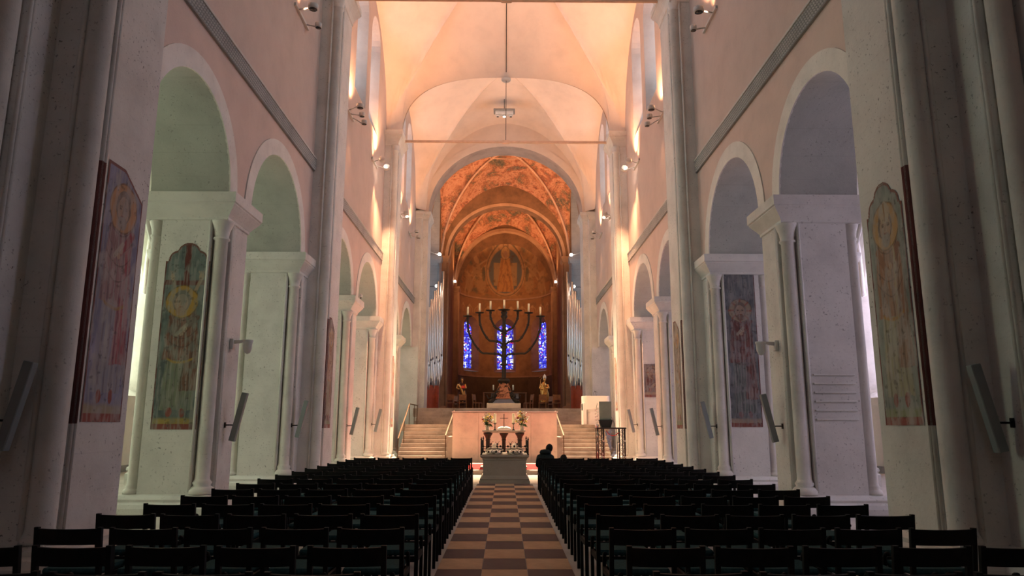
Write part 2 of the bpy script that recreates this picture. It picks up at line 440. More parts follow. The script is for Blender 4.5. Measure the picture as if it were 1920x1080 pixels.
for s in (-1, 1):
    for i, c in enumerate(MAIN):
        if i == 0: continue
        p = frame('pillar', 'main nave pier with projecting shafted face')
        pier_body(p, s, c-1.5, c+1.5, top=5.5 if i > 1 else 13.8); PIER_M[(s, i)] = p
        # projecting pilaster up to the vault
        n = .22; xa, xb = sorted((s*PX, s*(WX+.02))); nave = '1' if s < 0 else '0'
        MB().prism(notch_poly(xa, xb, c-.7, c+.7, n, {nave+'0'}), .3, 13.95).build('pilaster', 'stone', p)
        MB().loft(xa, xb, c-.7, c+.7, [(.16,0),(.18,.14),(.14,.22),(.08,.25),(.08,.3),(0,.36)]).build('pilaster_base', 'stone_smooth', p)
        mb = MB(); mb.lathe(s*(PX+.135), c-.7+.135, [(.19,.36),(.19,.42),(.165,.46),(.15,.5),(.15,13.5),(.18,13.52),(.18,13.56),(.15,13.58),(.2,13.76),(.2,13.8)], 20); mb.build('shaft', 'stone_smooth', p)
        mb = MB(); fillets(mb, s, [(s*PX, c-.7+n+.03), (s*PX, c-.7+n+.09), (s*(PX+n+.03), c-.7)], .4, 13.8, .03); mb.build('roll_moulding', 'stone_smooth', p)
        MB().loft(xa, xb, c-.7, c+.7, [(0,13.75),(.03,13.78),(.03,13.84),(.06,13.95),(.12,14.06),(.2,14.16),(.2,14.2),(.23,14.22),(.23,14.42),(.15,14.44),(.0,14.45)]).build('capital', 'stone_white', p)
        # joints: stone strip between projection and arch
        MB().box(*sorted((s*(WX-.012), s*(WX+.05))), c+.7, c+1.5, .36, 5.5).build('pier_face', 'stone', p)
        # intermediate pier
        p = frame('pillar', 'square intermediate arcade pier with corner colonnettes')
        pier_body(p, s, c+4.75, c+5.85); PIER[(s, i)] = p
    # crossing pier
    p = frame('pillar', 'stepped pale stone crossing pier')
    MB().prism([(s*5.0,41.1),(s*7.5,41.1),(s*7.5,42.9),(s*5.0,42.9)], 0, 14.1).build('pier_core', 'stone', p)
    MB().prism([(s*4.62,41.32),(s*5.05,41.32),(s*5.05,42.9),(s*4.62,42.9)], 0, 14.1).build('pilaster', 'stone', p)
    mb = MB(); mb.lathe(s*5.0, 41.32, [(.09,.3),(.09,13.7)], 10); mb.build('shaft', 'stone_white', p)
    MB().loft(*sorted((s*4.62, s*5.4)), 41.3, 42.9, [(0,13.6),(.04,13.66),(.04,13.72),(.1,13.85),(.16,13.92),(.16,14.1),(0,14.12)]).build('capital', 'stone_white', p)
    MB().loft(*sorted((s*5.0, s*6.0)), 41.1, 42.9, [(0,13.6),(.04,13.66),(.04,13.72),(.1,13.85),(.14,13.92),(.14,14.1),(0,14.12)]).build('capital', 'stone_white', p)
    p.location = (0,0,0)

# ---------------------------------------------------------------- vaults
def vault_bay(y0, y1, spr=14.35, crown=20.3, rT0=3.05, rT1=3.05, nT0=2.8, nT1=2.8, rL=4.5, hw=4.72, ex=.66, n=30, g_n=1.6, rLexp=2.0):
    yc, L = (y0+y1)/2, (y1-y0)/2; mb = MB(); kx = .135
    def h(u, v):
        t = max(abs(u), abs(v))
        if t < 1e-6: return crown
        g = spr + (crown-spr)*max(0, 1-t**g_n)**(1/g_n)
        if abs(v) >= abs(u):
            R = rT1 if v > 0 else rT0; N = nT1 if v > 0 else nT0
            rid = crown - (crown-spr-R)*t*t
            return g + (rid-g)*max(0, 1-(abs(u)/t)**N)**(1/N)
        rid = crown - (crown-spr-rL)*t*t
        return g + (rid-g)*max(0, 1-min(1, abs(v)/t*(1+(kx if ex else 0)*t**5))**rLexp)**(1/rLexp)
    def co(u, v):
        e = ex*min(1, max(0, (1-abs(v))/.12))*abs(u)**5
        return ((hw+e)*u, yc+L*v, h(u, v))
    ts = [1e-3]+[(sin(pi/2*k/n)*.5+.5*k/n) for k in range(1, n+1)]; m = n
    ws = [sin(pi/2*k/m) for k in range(-m, m+1)]
    for sg in (-1, 1):                                # four webs meeting at sharp groins
        mb.grid([[co(w*t, sg*t) for w in ws] for t in ts], True)
        mb.grid([[co(sg*t, w*t) for w in ws] for t in ts], True)
    return mb, h
ce = frame('ceiling', 'plastered groin vault of the nave')
bays = [(-2.55,8.55),(8.55,19.65),(19.65,30.75)]
for a, b in bays: vault_bay(a, b)[0].build('vault_bay', 'vault_plaster', ce)
vault_bay(30.75, 41.4, spr=14.2, crown=20.5, rT0=3.2, rT1=5.6, nT0=2.8, nT1=1.9, g_n=1.7)[0].build('vault_bay', 'vault_plaster', ce)
mb = MB(); mb.box(-8, 8, -4.4, 42.6, 22.4, 22.6); mb.build('roof_slab', 'vault_plaster', ce)
# west wall behind the viewer with its window
w = frame('wall_west', 'west wall of the nave')
mb = MB(); panel(mb, lambda x, z: (x, -3.9, z), -13.5, 13.5, 0, 22.4, [(-1.6,1.6,6.5,win_outline(0,1.6,6.5,13,14)[1:-1])], 4); mb.build('plaster_face', 'plaster_upper', w)
mb = MB(); o = win_outline(0,1.6,6.5,13,14); mb.add([(x,-3.95,z) for x, z in o], [tuple(range(len(o)))]); mb.build('west_pane', 'day_west', w)
# crossing arch wall
def arch_wall_y(name, y, xh, a, b, zs, ztop, mat, th, soff, band=None, bandmat=None, z0=None, n=32, kindlab=None, ya=None):
    w = frame(name, kindlab); z0 = zs if z0 is None else z0
    cv = arch_pts(0, a, zs, n, b)
    mb = MB(); panel(mb, lambda x, z: (x, y, z), -xh, xh, zs, ztop, [(-a, a, zs, cv)], 2)
    if z0 < zs:
        for s in (-1,1): mb.add([(s*a,y,z0),(s*xh,y,z0),(s*xh,y,zs),(s*a,y,zs)], [(0,1,2,3)])
    mb.build('arch_face', mat, w)
    full = [(-a, z0)]+cv+[(a, z0)] if z0 < zs else cv
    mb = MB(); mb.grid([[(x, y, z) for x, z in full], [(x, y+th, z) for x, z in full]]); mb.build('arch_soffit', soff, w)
    if band:
        P1 = arch_pts(0, a+band, zs, n, b+band)
        mb = MB(); mb.grid([[(x, y+.02, z) for x, z in cv], [(x, y-.03, z) for x, z in cv], [(x, y-.03, z) for x, z in P1], [(x, y+.02, z) for x, z in P1]], False)
        mb.build('archivolt', bandmat, w)
    return w
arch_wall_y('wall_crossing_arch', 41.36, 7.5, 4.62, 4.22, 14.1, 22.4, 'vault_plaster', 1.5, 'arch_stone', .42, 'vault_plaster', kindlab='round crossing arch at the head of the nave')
cv_ = frame('ceiling_crossing', 'frescoed vault over the crossing')
vault_bay(42.86, 51.5, spr=13.9, crown=20.4, rT0=5.6, rT1=5.4, nT0=2, nT1=1.75, rL=5.2, hw=4.75, ex=0, g_n=1.75)[0].build('fresco_vault', 'fresco_vault', cv_)
_, h1 = vault_bay(42.86, 51.5, spr=13.9, crown=20.4, rT0=5.6, rT1=5.4, nT0=2, nT1=1.75, rL=5.2, hw=4.75, ex=0, g_n=1.75)
_, h2 = vault_bay(52.5, 59.5, spr=13.3, crown=19.8, rT0=5.2, rT1=5.2, nT0=2, nT1=1.7, rL=5.2, hw=4.35, ex=0, g_n=1.75)
def painted_ribs(h, y0, y1, hw, par):
    yc, L = (y0+y1)/2, (y1-y0)/2; tt = [-1+2*k/40 for k in range(41)]
    for sg in (-1, 1):
        mb = MB(); mb.tube([(hw*t, yc+L*t*sg, h(t, t)-.02) for t in tt], .09, 6); mb.build('painted_rib', 'rib_paint', par)
        for off in (-.14, .14): pass
    R = []
    mb = MB(); mb.tube([(hw*1.0*cos(2*pi*k/24)*.3, yc+L*.3*sin(2*pi*k/24), h(.3*cos(2*pi*k/24), .3*sin(2*pi*k/24))-.02) for k in range(25)], .06, 6); mb.build('painted_ring', 'rib_paint', par)
painted_ribs(h1, 42.86, 51.5, 4.75, cv_)
arch_wall_y('wall_choir_arch', 51.5, 4.9, 4.25, 3.95, 13.75, 21, 'dark_fresco', 1.0, 'dark_fresco', .22, 'apse_stone', z0=2.4, kindlab='frescoed choir arch')
cv_ = frame('ceiling_choir', 'frescoed vault over the choir')
vault_bay(52.5, 59.5, spr=13.3, crown=19.8, rT0=5.2, rT1=5.2, nT0=2, nT1=1.7, rL=5.2, hw=4.35, ex=0, g_n=1.75)[0].build('fresco_vault', 'fresco_vault', cv_)
painted_ribs(h2, 52.5, 59.5, 4.35, cv_)
arch_wall_y('wall_apse_arch', 59.5, 4.6, 4.12, 5.0, 12.95, 20, 'dark_fresco', .7, 'apse_stone', .25, 'apse_stone', z0=2.4, kindlab='apse arch')
for s in (-1, 1):
    w = frame('wall_choir_'+side(s), 'dark frescoed choir side wall')
    mb = MB(); mb.add([(s*4.3,52.4,2.4),(s*4.3,59.6,2.4),(s*4.3,59.6,19.5),(s*4.3,52.4,19.5)], [(0,1,2,3)]); mb.build('plaster_face', 'apse_wall', w)
    # pilasters with capitals flanking choir arch
    for (x0,x1,y0,y1,zt) in ((4.25,4.75,51.2,52.5,13.75),(3.95,4.3,58.9,60.2,12.95)):
        mb = MB(); mb.loft(*sorted((s*x0,s*x1)), y0, y1, [(.1,2.45),(.1,2.8),(0,2.9),(0,zt-.5),(.04,zt-.45),(.04,zt-.38),(.12,zt-.2),(.14,zt-.15),(.14,zt),(0,zt+.02)]); mb.build('pilaster', 'apse_stone', w)
        mb = MB(); mb.lathe(s*x0, y0+.1, [(.12,2.9),(.12,zt-.45)], 12); mb.build('shaft', 'apse_stone', w)
    # transept: pier, back wall, cool light
    w = frame('wall_transept_'+side(s), 'grey stone transept wall')
    mb = MB(); mb.add([(s*11,42.9,0),(s*11,51.5,0),(s*11,51.5,20),(s*11,42.9,20)], [(0,1,2,3)]); mb.add([(s*4.9,51.6,0),(s*11,51.6,0),(s*11,51.6,20),(s*4.9,51.6,20)], [(0,1,2,3)])
    mb.add([(s*5,42.88,0),(s*11,42.88,0),(s*11,42.88,20),(s*5,42.88,20)], [(0,1,2,3)]); mb.add([(s*4.75,42.8,19.9),(s*11,42.8,19.9),(s*11,51.6,19.9),(s*4.75,51.6,19.9)], [(0,1,2,3)])
    mb.build('stone_face', 'transept_stone', w)
    mb = MB(); mb.loft(*sorted((s*4.75,s*5.5)), 50.4, 51.5, [(.1,2.45),(0,2.8),(0,12.9),(.05,13),(.15,13.3),(.15,13.6),(0,13.65)]); mb.build('pilaster', 'transept_stone', w)
    mb = MB(); mb.lathe(s*4.72, 50.3, [(.14,2.5),(.14,13.0)], 12); mb.build('shaft', 'transept_stone', w)
    wf = frame('window_%d' % (41+(s>0)), 'transept window'); o = win_outline(47, 1.0, 7, 13, 10)
    mb = MB(); mb.add([(s*10.98, y, z) for y, z in o], [tuple(range(len(o)))]); mb.build('pane', 'day_clear', wf)

# ---------------------------------------------------------------- apse
AR, AY = 3.98, 60.2; ASPR = 12.8
def cyl(a_off=0.0):
    def fn(sv, z, d=0):
        a = sv/AR; return ((AR+d)*sin(a), AY+(AR+d)*cos(a), z)
    return fn
fa = cyl()
w = frame('wall_apse', 'curved brown painted apse wall with three windows')
holes = []
WCS = [radians(-50)*AR, 0, radians(50)*AR]
for c in WCS:
    o = win_outline(c, .98, 6.2, 11.05, 14); holes.append((c-.98, c+.98, 6.2, o[1:-1]))
mb = MB(); panel(mb, lambda q, z: fa(q, z), -AR*pi/2, AR*pi/2, 5.75, ASPR, holes, .3); mb.build('painted_wall', 'apse_wall', w)
mb = MB(); panel(mb, lambda q, z: fa(q, z, -.03), -AR*pi/2, AR*pi/2, 2.4, 5.75, [], .3); mb.build('dark_lower_wall', 'choir_dark', w)
mb = MB()
for z0, z1, d in ((5.7,5.82,-.07),(12.7,12.85,-.06)):
    n = 40; A = [-pi/2+pi*k/n for k in range(n+1)]
    mb.grid([[((AR+q)*sin(a), AY+(AR+q)*cos(a), z) for a in A] for q, z in ((0,z0),(d,z0),(d,z1),(0,z1))], False)
mb.build('cornice', 'apse_stone', w)
for i, c in enumerate(WCS):
    wf = frame('window_%d' % (51+i), ('left','middle','right')[i]+' blue stained glass window of the apse')
    A = win_outline(c, .98, 6.2, 11.05, 14); B = win_outline(c, .72, 6.5, 10.6, 14)
    mb = MB(); mb.grid([[fa(q, z) for q, z in A+[A[0]]], [fa(c+(q-c)*.88, z, .62) for q, z in B+[B[0]]]], False); mb.build('window_splay', 'apse_wall', wf)
    mb = MB(); gl = [fa(c+(q-c)*.88, z, .6) for q, z in B]; mb.add(gl, [tuple(range(len(gl)))]); mb.build('stained_pane', 'stained_glass', wf)
    mb = MB()
    for k in range(1, 9):
        z = 6.5+k*.42; mb.tube([fa(c-.62, z, .56), fa(c+.62, z, .56)], .012, 6)
    for q in (-.32, 0, .32): mb.tube([fa(c+q, 6.5, .56), fa(c+q, 10.4, .56)], .012, 6)
    mb.tube([fa(c+(q-c)*.80, z*.995+.04, .56) for q, z in B], .02, 6)
    mb.build('lead_bar', 'lead', wf)

# ---------------------------------------------------------------- painted surfaces (vertex painting)
def vnoise(x, y, seed=0, octv=4):
    r = np.random.RandomState(seed); out = np.zeros_like(x, float); amp = 1; tot = 0
    for o in range(octv):
        t = r.rand(64, 64); X = x*(2**o)+r.rand()*50; Y = y*(2**o)+r.rand()*50
        xi = np.floor(X).astype(int); yi = np.floor(Y).astype(int); fx = X-xi; fy = Y-yi
        fx = fx*fx*(3-2*fx); fy = fy*fy*(3-2*fy)
        g = lambda a, b: t[a % 64, b % 64]
        out += amp*((g(xi,yi)*(1-fx)+g(xi+1,yi)*fx)*(1-fy)+(g(xi,yi+1)*(1-fx)+g(xi+1,yi+1)*fx)*fy); tot += amp; amp *= .5
    return out/tot
def blend(C, m, col):
    m = np.clip(m, 0, 1)[..., None]; return C*(1-m)+np.array(col)*m
def soft(d, w=.02): return np.clip(.5-d/w, 0, 1)
def paint_mesh(name, P, C, mask, parent=None, label=None, cat=None, group=None, kind=None, smooth=False):
    n, m = P.shape[:2]; idx = np.arange(n*m).reshape(n, m)
    q = np.stack([idx[:-1,:-1], idx[:-1,1:], idx[1:,1:], idx[1:,:-1]], -1).reshape(-1, 4)
    if mask is not None:
        mk = (mask[:-1,:-1] & mask[:-1,1:] & mask[1:,1:] & mask[1:,:-1]).reshape(-1); q = q[mk]
    me = bpy.data.meshes.new(name); me.from_pydata(P.reshape(-1,3).tolist(), [], q.tolist())
    at = me.color_attributes.new('Col', 'FLOAT_COLOR', 'POINT')
    cc = np.concatenate([C.reshape(-1,3), np.ones((n*m,1))], 1).astype(np.float32); at.data.foreach_set('color', cc.ravel())
    me.materials.append(get('painting')); me.polygons.foreach_set('use_smooth', [smooth]*len(me.polygons)); me.update()
    o = bpy.data.objects.new(name, me); COL.objects.link(o)
    if parent: o.parent = parent
    return tag(o, label, cat, group, kind)
def saint(w, h, cfg, seed):
    nx, ny = int(w/.0095), int(h/.0115)
    X, Y = np.meshgrid(np.linspace(0, w, nx), np.linspace(0, h, ny))
    wob = (vnoise(X*5, Y*5, seed+1)-.5)*.05; x = (X-w*.5+wob)/w; Yw = Y+wob     # x in -.5 .. .5 across the panel
    bg = np.array(cfg['bg']); C = np.ones(X.shape+(3,))*bg
    C = blend(C, (vnoise(X*5, Y*2.2, seed)-.45)*3, bg*1.45); C = blend(C, (vnoise(X*7, Y*3, seed+4)-.55)*3, bg*.6)
    def ell(cx, cy, rx, ry, col, op=1, sf=.03):
        nonlocal C
        d = np.hypot((x-cx)*w/rx, (Yw-cy)/ry); C = blend(C, np.clip((1-d)/sf*min(rx, ry)/.1+.0, 0, 1)*op, col)
    def line(x0, y0, x1, y1, th, col, op=1):
        nonlocal C
        px, py = x*w-x0, Yw-y0; dx, dy = x1-x0, y1-y0; t = np.clip((px*dx+py*dy)/(dx*dx+dy*dy+1e-9), 0, 1)
        C = blend(C, soft(np.hypot(px-t*dx, py-t*dy)-th, .012)*op, col)
    robe, under, cloak, halo = (np.array(cfg[k]) for k in ('robe','under','cloak','halo'))
    dark = np.array((.07,.05,.045)); hx = cfg.get('hx', 0.); yt = h-cfg.get('top', .46); hem = cfg.get('hem', .34)
    waist = yt-.42*(yt-hem)
    def body(lo, hi, w0, w1, cx, col, op=1):
        nonlocal C
        t = np.clip((hi-Yw)/(hi-lo), 0, 1); hw = w0+(w1-w0)*t**.7; m = soft(np.abs(x-cx)-hw, .05)*(Yw < hi)*(Yw > lo)*op
        C = blend(C, m, col); return m
    if cfg.get('cross'):
        line(0,yt+.05,0,h,.055,(.15,.045,.035)); line(-w,yt+.36,w,yt+.36,.045,(.15,.045,.035))
        for sx in (-1, 1):
            line(sx*.13,yt+.05,sx*.26,yt+.42,.032,(.36,.27,.19)); ell(sx*.27/w,yt+.47,.05,.07,(.42,.32,.23))
            for q in range(4): line(sx*.27,yt+.48,sx*.27+(q-1.5)*.035,yt+.58,.007,(.42,.32,.23))
    m1 = body(hem, yt-.05, .16, .36, 0, under)
    m2 = body(waist-.25, yt-.12, .26, .40, 0, robe)
    m3 = body(hem+.35, yt-.25, .02, .20, .24, cloak, .9)
    M = np.clip(m1+m2+m3, 0, 1)
    fl = np.sin(x*38+9*vnoise(X*1.3, Y*.5, seed+2)); fl2 = np.sin(x*71+11*vnoise(X*2, Y*.8, seed+3))
    C = blend(C, M*np.clip(fl-.25, 0, 1)*.75, C.mean(axis=(0,1))*.45); C = blend(C, M*np.clip(-fl2-.45, 0, 1)*.7, (.40,.37,.32))
    for k in range(4):                                     # scooped folds over the chest and lap
        yy = yt-.35-k*.17*(yt-hem)/2; C = blend(C, soft(np.abs(Yw-yy-x*x*1.6)-.008, .012)*M*.7, dark)
    C = blend(C, soft(np.abs(Yw-(waist-.25)-.8*x*x+.04)-.022, .015)*m1*.9, cfg.get('trim', (.33,.20,.07)))
    line(-.22*w/.8,yt-.3,-.02,yt-.62,.05,robe*.8); line(.24*w/.8,yt-.3,.03,yt-.55,.05,cloak*.8); ell(-.01,yt-.6,.045,.05,(.40,.28,.2)); ell(.05,yt-.52,.04,.05,(.40,.28,.2))
    if cfg.get('staff'): line(.10,yt-1.25,.16,yt+.15,.018,(.38,.33,.22)); ell(.2,yt+.17,.04,.05,(.38,.33,.22))
    else: line(-.1,yt-.62,.06,yt-.45,.035,(.42,.38,.3),.7)
    R = w*.36; d = np.hypot((x-hx)*w, Yw-yt); C = blend(C, soft(d-R, .02), halo); C = blend(C, soft(np.abs(d-R)-.010, .01)*.8, halo*.4)
    if cfg.get('rays'):
        for a in range(0, 360, 45): line(hx*w+R*.6*cos(radians(a)), yt+R*.6*sin(radians(a)), hx*w+R*cos(radians(a)), yt+R*sin(radians(a)), .02, (.30,.10,.07), .8)
    ell(hx, yt+.015, w*.20, w*.25, cfg.get('hair', (.20,.15,.12))); ell(hx, yt-.02, w*.15, w*.205, (.40,.29,.22)); ell(hx, yt-.15*w/.8-.02, w*.12, w*.11, cfg.get('beard', (.30,.28,.26)), .85)
    for sx in (-1, 1):
        line(hx*w+sx*.04,yt+.022,hx*w+sx*.085,yt+.018,.006,dark,.9); line(hx*w+sx*.045,yt-.005,hx*w+sx*.075,yt-.005,.009,dark,.9)
    line(hx*w,yt,hx*w-.008,yt-.06,.006,(.22,.13,.09)); line(hx*w-.03,yt-.095,hx*w+.03,yt-.095,.006,(.25,.07,.05))
    if cfg.get('mitre'): ell(hx, yt+.17, w*.15, w*.17, (.44,.36,.26)); line(hx*w,yt+.06,hx*w,yt+.28,.012,(.28,.16,.08))
    for sx in (-1, 1): ell(sx*.15, hem-.04, .055, .085, cfg.get('shoe', (.28,.09,.07)))
    C = blend(C, soft(Yw-.2, .05)*.9, cfg.get('ground', (.32,.27,.18)))
    for sx in (-1, 1): ell(sx*.15, hem-.04, .05, .08, cfg.get('shoe', (.28,.09,.07)))
    C = blend(C, (Y < .10)*1., (.27,.085,.065)); C = blend(C, (np.minimum(X, w-X) < .022)*1., cfg.get('edge', (.17,.06,.05)))
    k = vnoise(X*9, Y*6, seed+5, 5)
    C = blend(C, np.clip((k-.50)*3.5, 0, .55), cfg.get('fade', (.38,.36,.34))); C = blend(C, np.clip((vnoise(X*30, Y*3.5, seed+6, 3)-.5)*3, 0, .38), (.40,.38,.35))
    C = blend(C, np.clip((vnoise(X*16, Y*16, seed+8, 3)-.72)*8, 0, .45), (.05,.045,.04))
    C *= (.78+.44*vnoise(X*3, Y*3, seed+9))[..., None]
    shp = cfg.get('shape', 'tre'); mask = np.ones(X.shape, bool)
    if shp == 'tre': mask = (Y < h-.36) | (np.hypot(X-w/2, Y-(h-.22)) < .22) | (np.hypot((X-w*.24)/.24/w*.26, Y-(h-.36)) < .2) | (np.hypot((X-w*.76)/.24/w*.26, Y-(h-.36)) < .2)
    elif shp == 'slant': mask = (Y < h-.02-np.clip(X/w-.45, 0, 1)*.55)
    er = mask.copy()
    for sh_ in (2, 4):
        er &= np.roll(mask, -sh_, 0) & np.roll(mask, sh_, 1) & np.roll(mask, -sh_, 1)
    C = blend(C, (mask & ~er & (Y > h-.62))*.9, (.22,.09,.07))
    return X, Y, np.clip(C*cfg.get('gain', 1), 0, 1), mask
def wall_fresco(w, h, cfg, seed, fn, name, label, group=None):
    X, Y, C, mask = saint(w, h, cfg, seed)
    P = np.stack(np.broadcast_arrays(*fn(X, Y)), -1).astype(float)
    return paint_mesh(name, P, C, mask, None, label, 'fresco', group)
BL = dict(bg=(.20,.20,.27), robe=(.30,.19,.19), under=(.27,.27,.31), cloak=(.36,.10,.11), halo=(.44,.25,.14), shape='slant', top=.52)
wall_fresco(.86, 3.15, BL, 3, lambda X, Y: (-PX+.008, 8.25+X, 1.62+Y), 'wall_fresco', 'faded fresco of haloed saint in red mantle on nearest left pier')
GR = dict(bg=(.22,.25,.22), robe=(.36,.20,.13), under=(.33,.31,.21), cloak=(.30,.17,.12), halo=(.46,.29,.14), shape='tre', staff=True, mitre=True, top=.58, trim=(.42,.22,.05), ground=(.24,.26,.14), edge=(.16,.05,.045))
wall_fresco(.84, 3.05, GR, 11, lambda X, Y: (PX-.008, 9.1-X, 1.6+Y), 'wall_fresco', 'faded fresco of haloed bishop with staff on nearest right pier')
CR = dict(bg=(.13,.16,.155), robe=(.22,.10,.07), under=(.22,.24,.17), cloak=(.20,.09,.06), halo=(.42,.25,.06), shape='tre', cross=True, top=1.15, hx=-.06, beard=(.36,.24,.17), trim=(.42,.27,.06), ground=(.42,.30,.08), gain=.75, fade=(.20,.22,.20))
wall_fresco(.84, 3.5, CR, 21, lambda X, Y: (-6.44+X, 13.29, 1.5+Y), 'wall_fresco', 'dark teal fresco of cross and bowed haloed figure, left intermediate pier')
C2 = dict(bg=(.14,.15,.16), robe=(.20,.085,.075), under=(.15,.17,.16), cloak=(.20,.07,.06), halo=(.32,.25,.18), shape='sq', top=1.1, rays=True, beard=(.2,.12,.09), ground=(.40,.30,.22), gain=.75, fade=(.26,.24,.25), trim=(.12,.08,.07))
wall_fresco(.82, 4.05, C2, 31, lambda X, Y: (5.64+X, 18.14, 1.55+Y), 'wall_fresco', 'dark red fresco of Christ figure under arch, second right main pier')
wall_fresco(.66, 3.0, dict(GR, bg=(.16,.13,.12), shape='slant', gain=.85), 41, lambda X, Y: (-PX+.008, 19.35+X, 1.5+Y), 'wall_fresco', 'narrow dark brown fresco strip on second left main pier')
wall_fresco(.66, 3.0, dict(GR, bg=(.26,.22,.18), robe=(.26,.21,.17), shape='slant', gain=.95), 43, lambda X, Y: (PX-.008, 20.2-X, 1.5+Y), 'wall_fresco', 'narrow grey brown fresco strip on second right main pier')
wall_fresco(.6, 3.0, dict(BL, robe=(.42,.15,.10), bg=(.45,.22,.16)), 51, lambda X, Y: (-PX+.008, 30.6+X, 1.5+Y), 'wall_fresco', 'worn red fresco strip on third left main pier')
wall_fresco(.6, 2.3, dict(BL, robe=(.42,.20,.14), bg=(.48,.26,.18)), 53, lambda X, Y: (PX-.008, 31.3-X, 2.2+Y), 'wall_fresco', 'worn red fresco fragment on third right main pier')
wall_fresco(.75, 1.35, dict(C2, bg=(.24,.2,.19), top=.35, under=(.26,.2,.19)), 57, lambda X, Y: (5.65+X, 29.24, 2.7+Y), 'wall_fresco', 'square grey fresco patch under arch of third right main pier')

for s in (-1, 1):                                     # dark red painted frame along the roll mouldings
    for c, z0, z1, k in ((8.55, 1.6, 4.66, 1), (19.65, 1.5, 4.4, 2)):
        y = c-.7+.22; mb = MB(); mb.lathe(s*(PX+.004), y+.03, [(.034,z0),(.034,z1)], 8); mb.lathe(s*(PX+.004), y+.088, [(.034,z0),(.034,z1)], 8)
        mb.build('painted_border', 'fresco_red', PIER_M[(s, k)])
# conch painting: Christ in mandorla
def conch():
    nt, npp = 190, 150
    A = np.linspace(-pi/2, pi/2, nt); E = np.linspace(0, pi/2, npp)
    AA, EE = np.meshgrid(A, E); R = AR-.02
    P = np.stack([R*np.sin(AA)*np.cos(EE), AY+R*np.cos(AA)*np.cos(EE), ASPR+R*1.06*np.sin(EE)], -1)
    x = P[...,0]; z = P[...,2]
    nz = vnoise(x*1.5+9, z*1.5, 61)
    C = np.ones(x.shape+(3,))*np.array((.30,.135,.05)); C = blend(C, (nz-.45)*3, (.40,.20,.07)); C = blend(C, (vnoise(x*2.4+3, z*2.4, 63)-.5)*3, (.13,.10,.055))
    for k, rr in enumerate((3.55, 3.25)):
        d = np.abs(np.hypot(x, (z-ASPR)*.98)-rr); C = blend(C, soft(d-.05, .05)*.8, (.42,.24,.11))
    zc = 15.1; d = np.hypot(x/1.62, (z-zc)/1.9)
    C = blend(C, soft(d-1.12, .05), (.40,.21,.09)); C = blend(C, soft(np.abs(d-1.05)-.02, .02), (.16,.10,.05)); C = blend(C, soft(d-.92, .04), (.12,.115,.10))
    # throne figure
    body = soft(np.abs(x)-(.42+.34*np.clip((16.1-z)/2.2, 0, 1)), .06)*(z < 16.25)*(z > 13.5); C = blend(C, body, (.42,.19,.06))
    fold = np.sin(x*14+z*3*np.sign(x)+5*vnoise(x*2+5, z*2, 66)); C = blend(C, body*(fold > .4)*.6, (.25,.10,.04))
    thr = soft(np.abs(x)-1.05, .05)*(z < 15.9)*(z > 14.0); C = blend(C, thr*(1-body)*.8, (.36,.20,.08))
    C = blend(C, soft(np.hypot(x, z-16.55)-.42, .04), (.46,.25,.10)); C = blend(C, soft(np.abs(np.hypot(x, z-16.55)-.4)-.02, .02), (.2,.12,.06)); C = blend(C, soft(np.hypot(x/.8, z-16.5)-.22, .03), (.38,.2,.1))
    for s in (-1, 1):
        for (fx, fz, fw, fh) in ((2.15,14.0,.42,.75),(2.55,15.2,.35,.6),(3.2,13.9,.3,.75)):
            C = blend(C, soft(np.hypot((x-s*fx)/fw, (z-fz)/fh)-1, .1)*.85, (.34,.18,.075)); C = blend(C, soft(np.hypot(x-s*fx, z-fz-fh)-.22, .05)*.9, (.42,.22,.09))
        C = blend(C, soft(np.hypot((x-s*1.95)/.16, (z-14.9)/.6)-1, .1)*.7, (.09,.085,.05))
    C = blend(C, (vnoise(x*5+2, z*5, 69)-.55)*4*.6, (.14,.07,.03)); C = blend(C, (z < ASPR+.28)*.6, (.30,.15,.06))
    paint_mesh('conch_painting', P, np.clip(C, 0, 1), None, w_apse, smooth=True)
w_apse = bpy.data.objects['wall_apse']
conch()
_mb = MB(); _cv = arch_pts(0, AR-.05, ASPR, 32, AR*1.06-.05); panel(_mb, lambda x, z: (x, 60.19, z), -4.6, 4.6, ASPR, 20, [(-AR+.05, AR-.05, ASPR, _cv)], 1); _mb.build('arch_face', 'dark_fresco', w_apse)
# painted band on the apse wall above the windows
def apse_band():
    A = np.linspace(-pi/2+.02, pi/2-.02, 220); Z = np.linspace(11.15, 12.68, 40); AA, ZZ = np.meshgrid(A, Z); R = AR-.015
    P = np.stack([R*np.sin(AA), AY+R*np.cos(AA), ZZ], -1); q = AA*AR
    C = np.ones(q.shape+(3,))*np.array((.30,.14,.055)); C = blend(C, (vnoise(q*2+20, ZZ*2, 71)-.5)*3, (.17,.10,.05))
    ph = np.mod(q, 1.05)-.525; C = blend(C, soft(np.abs(np.hypot(ph, (ZZ-11.5)*.9)-.42)-.035, .03)*(ZZ > 11.4)*.8, (.42,.24,.10))
    C = blend(C, soft(np.hypot(ph, ZZ-12.0)-.13, .03)*.8, (.44,.26,.12)); C = blend(C, soft(np.hypot(ph/.5, (ZZ-11.6)/.8)-.35, .05)*.7, (.38,.18,.08))
    paint_mesh('painted_band', P, C, None, w_apse, smooth=True)
apse_band()

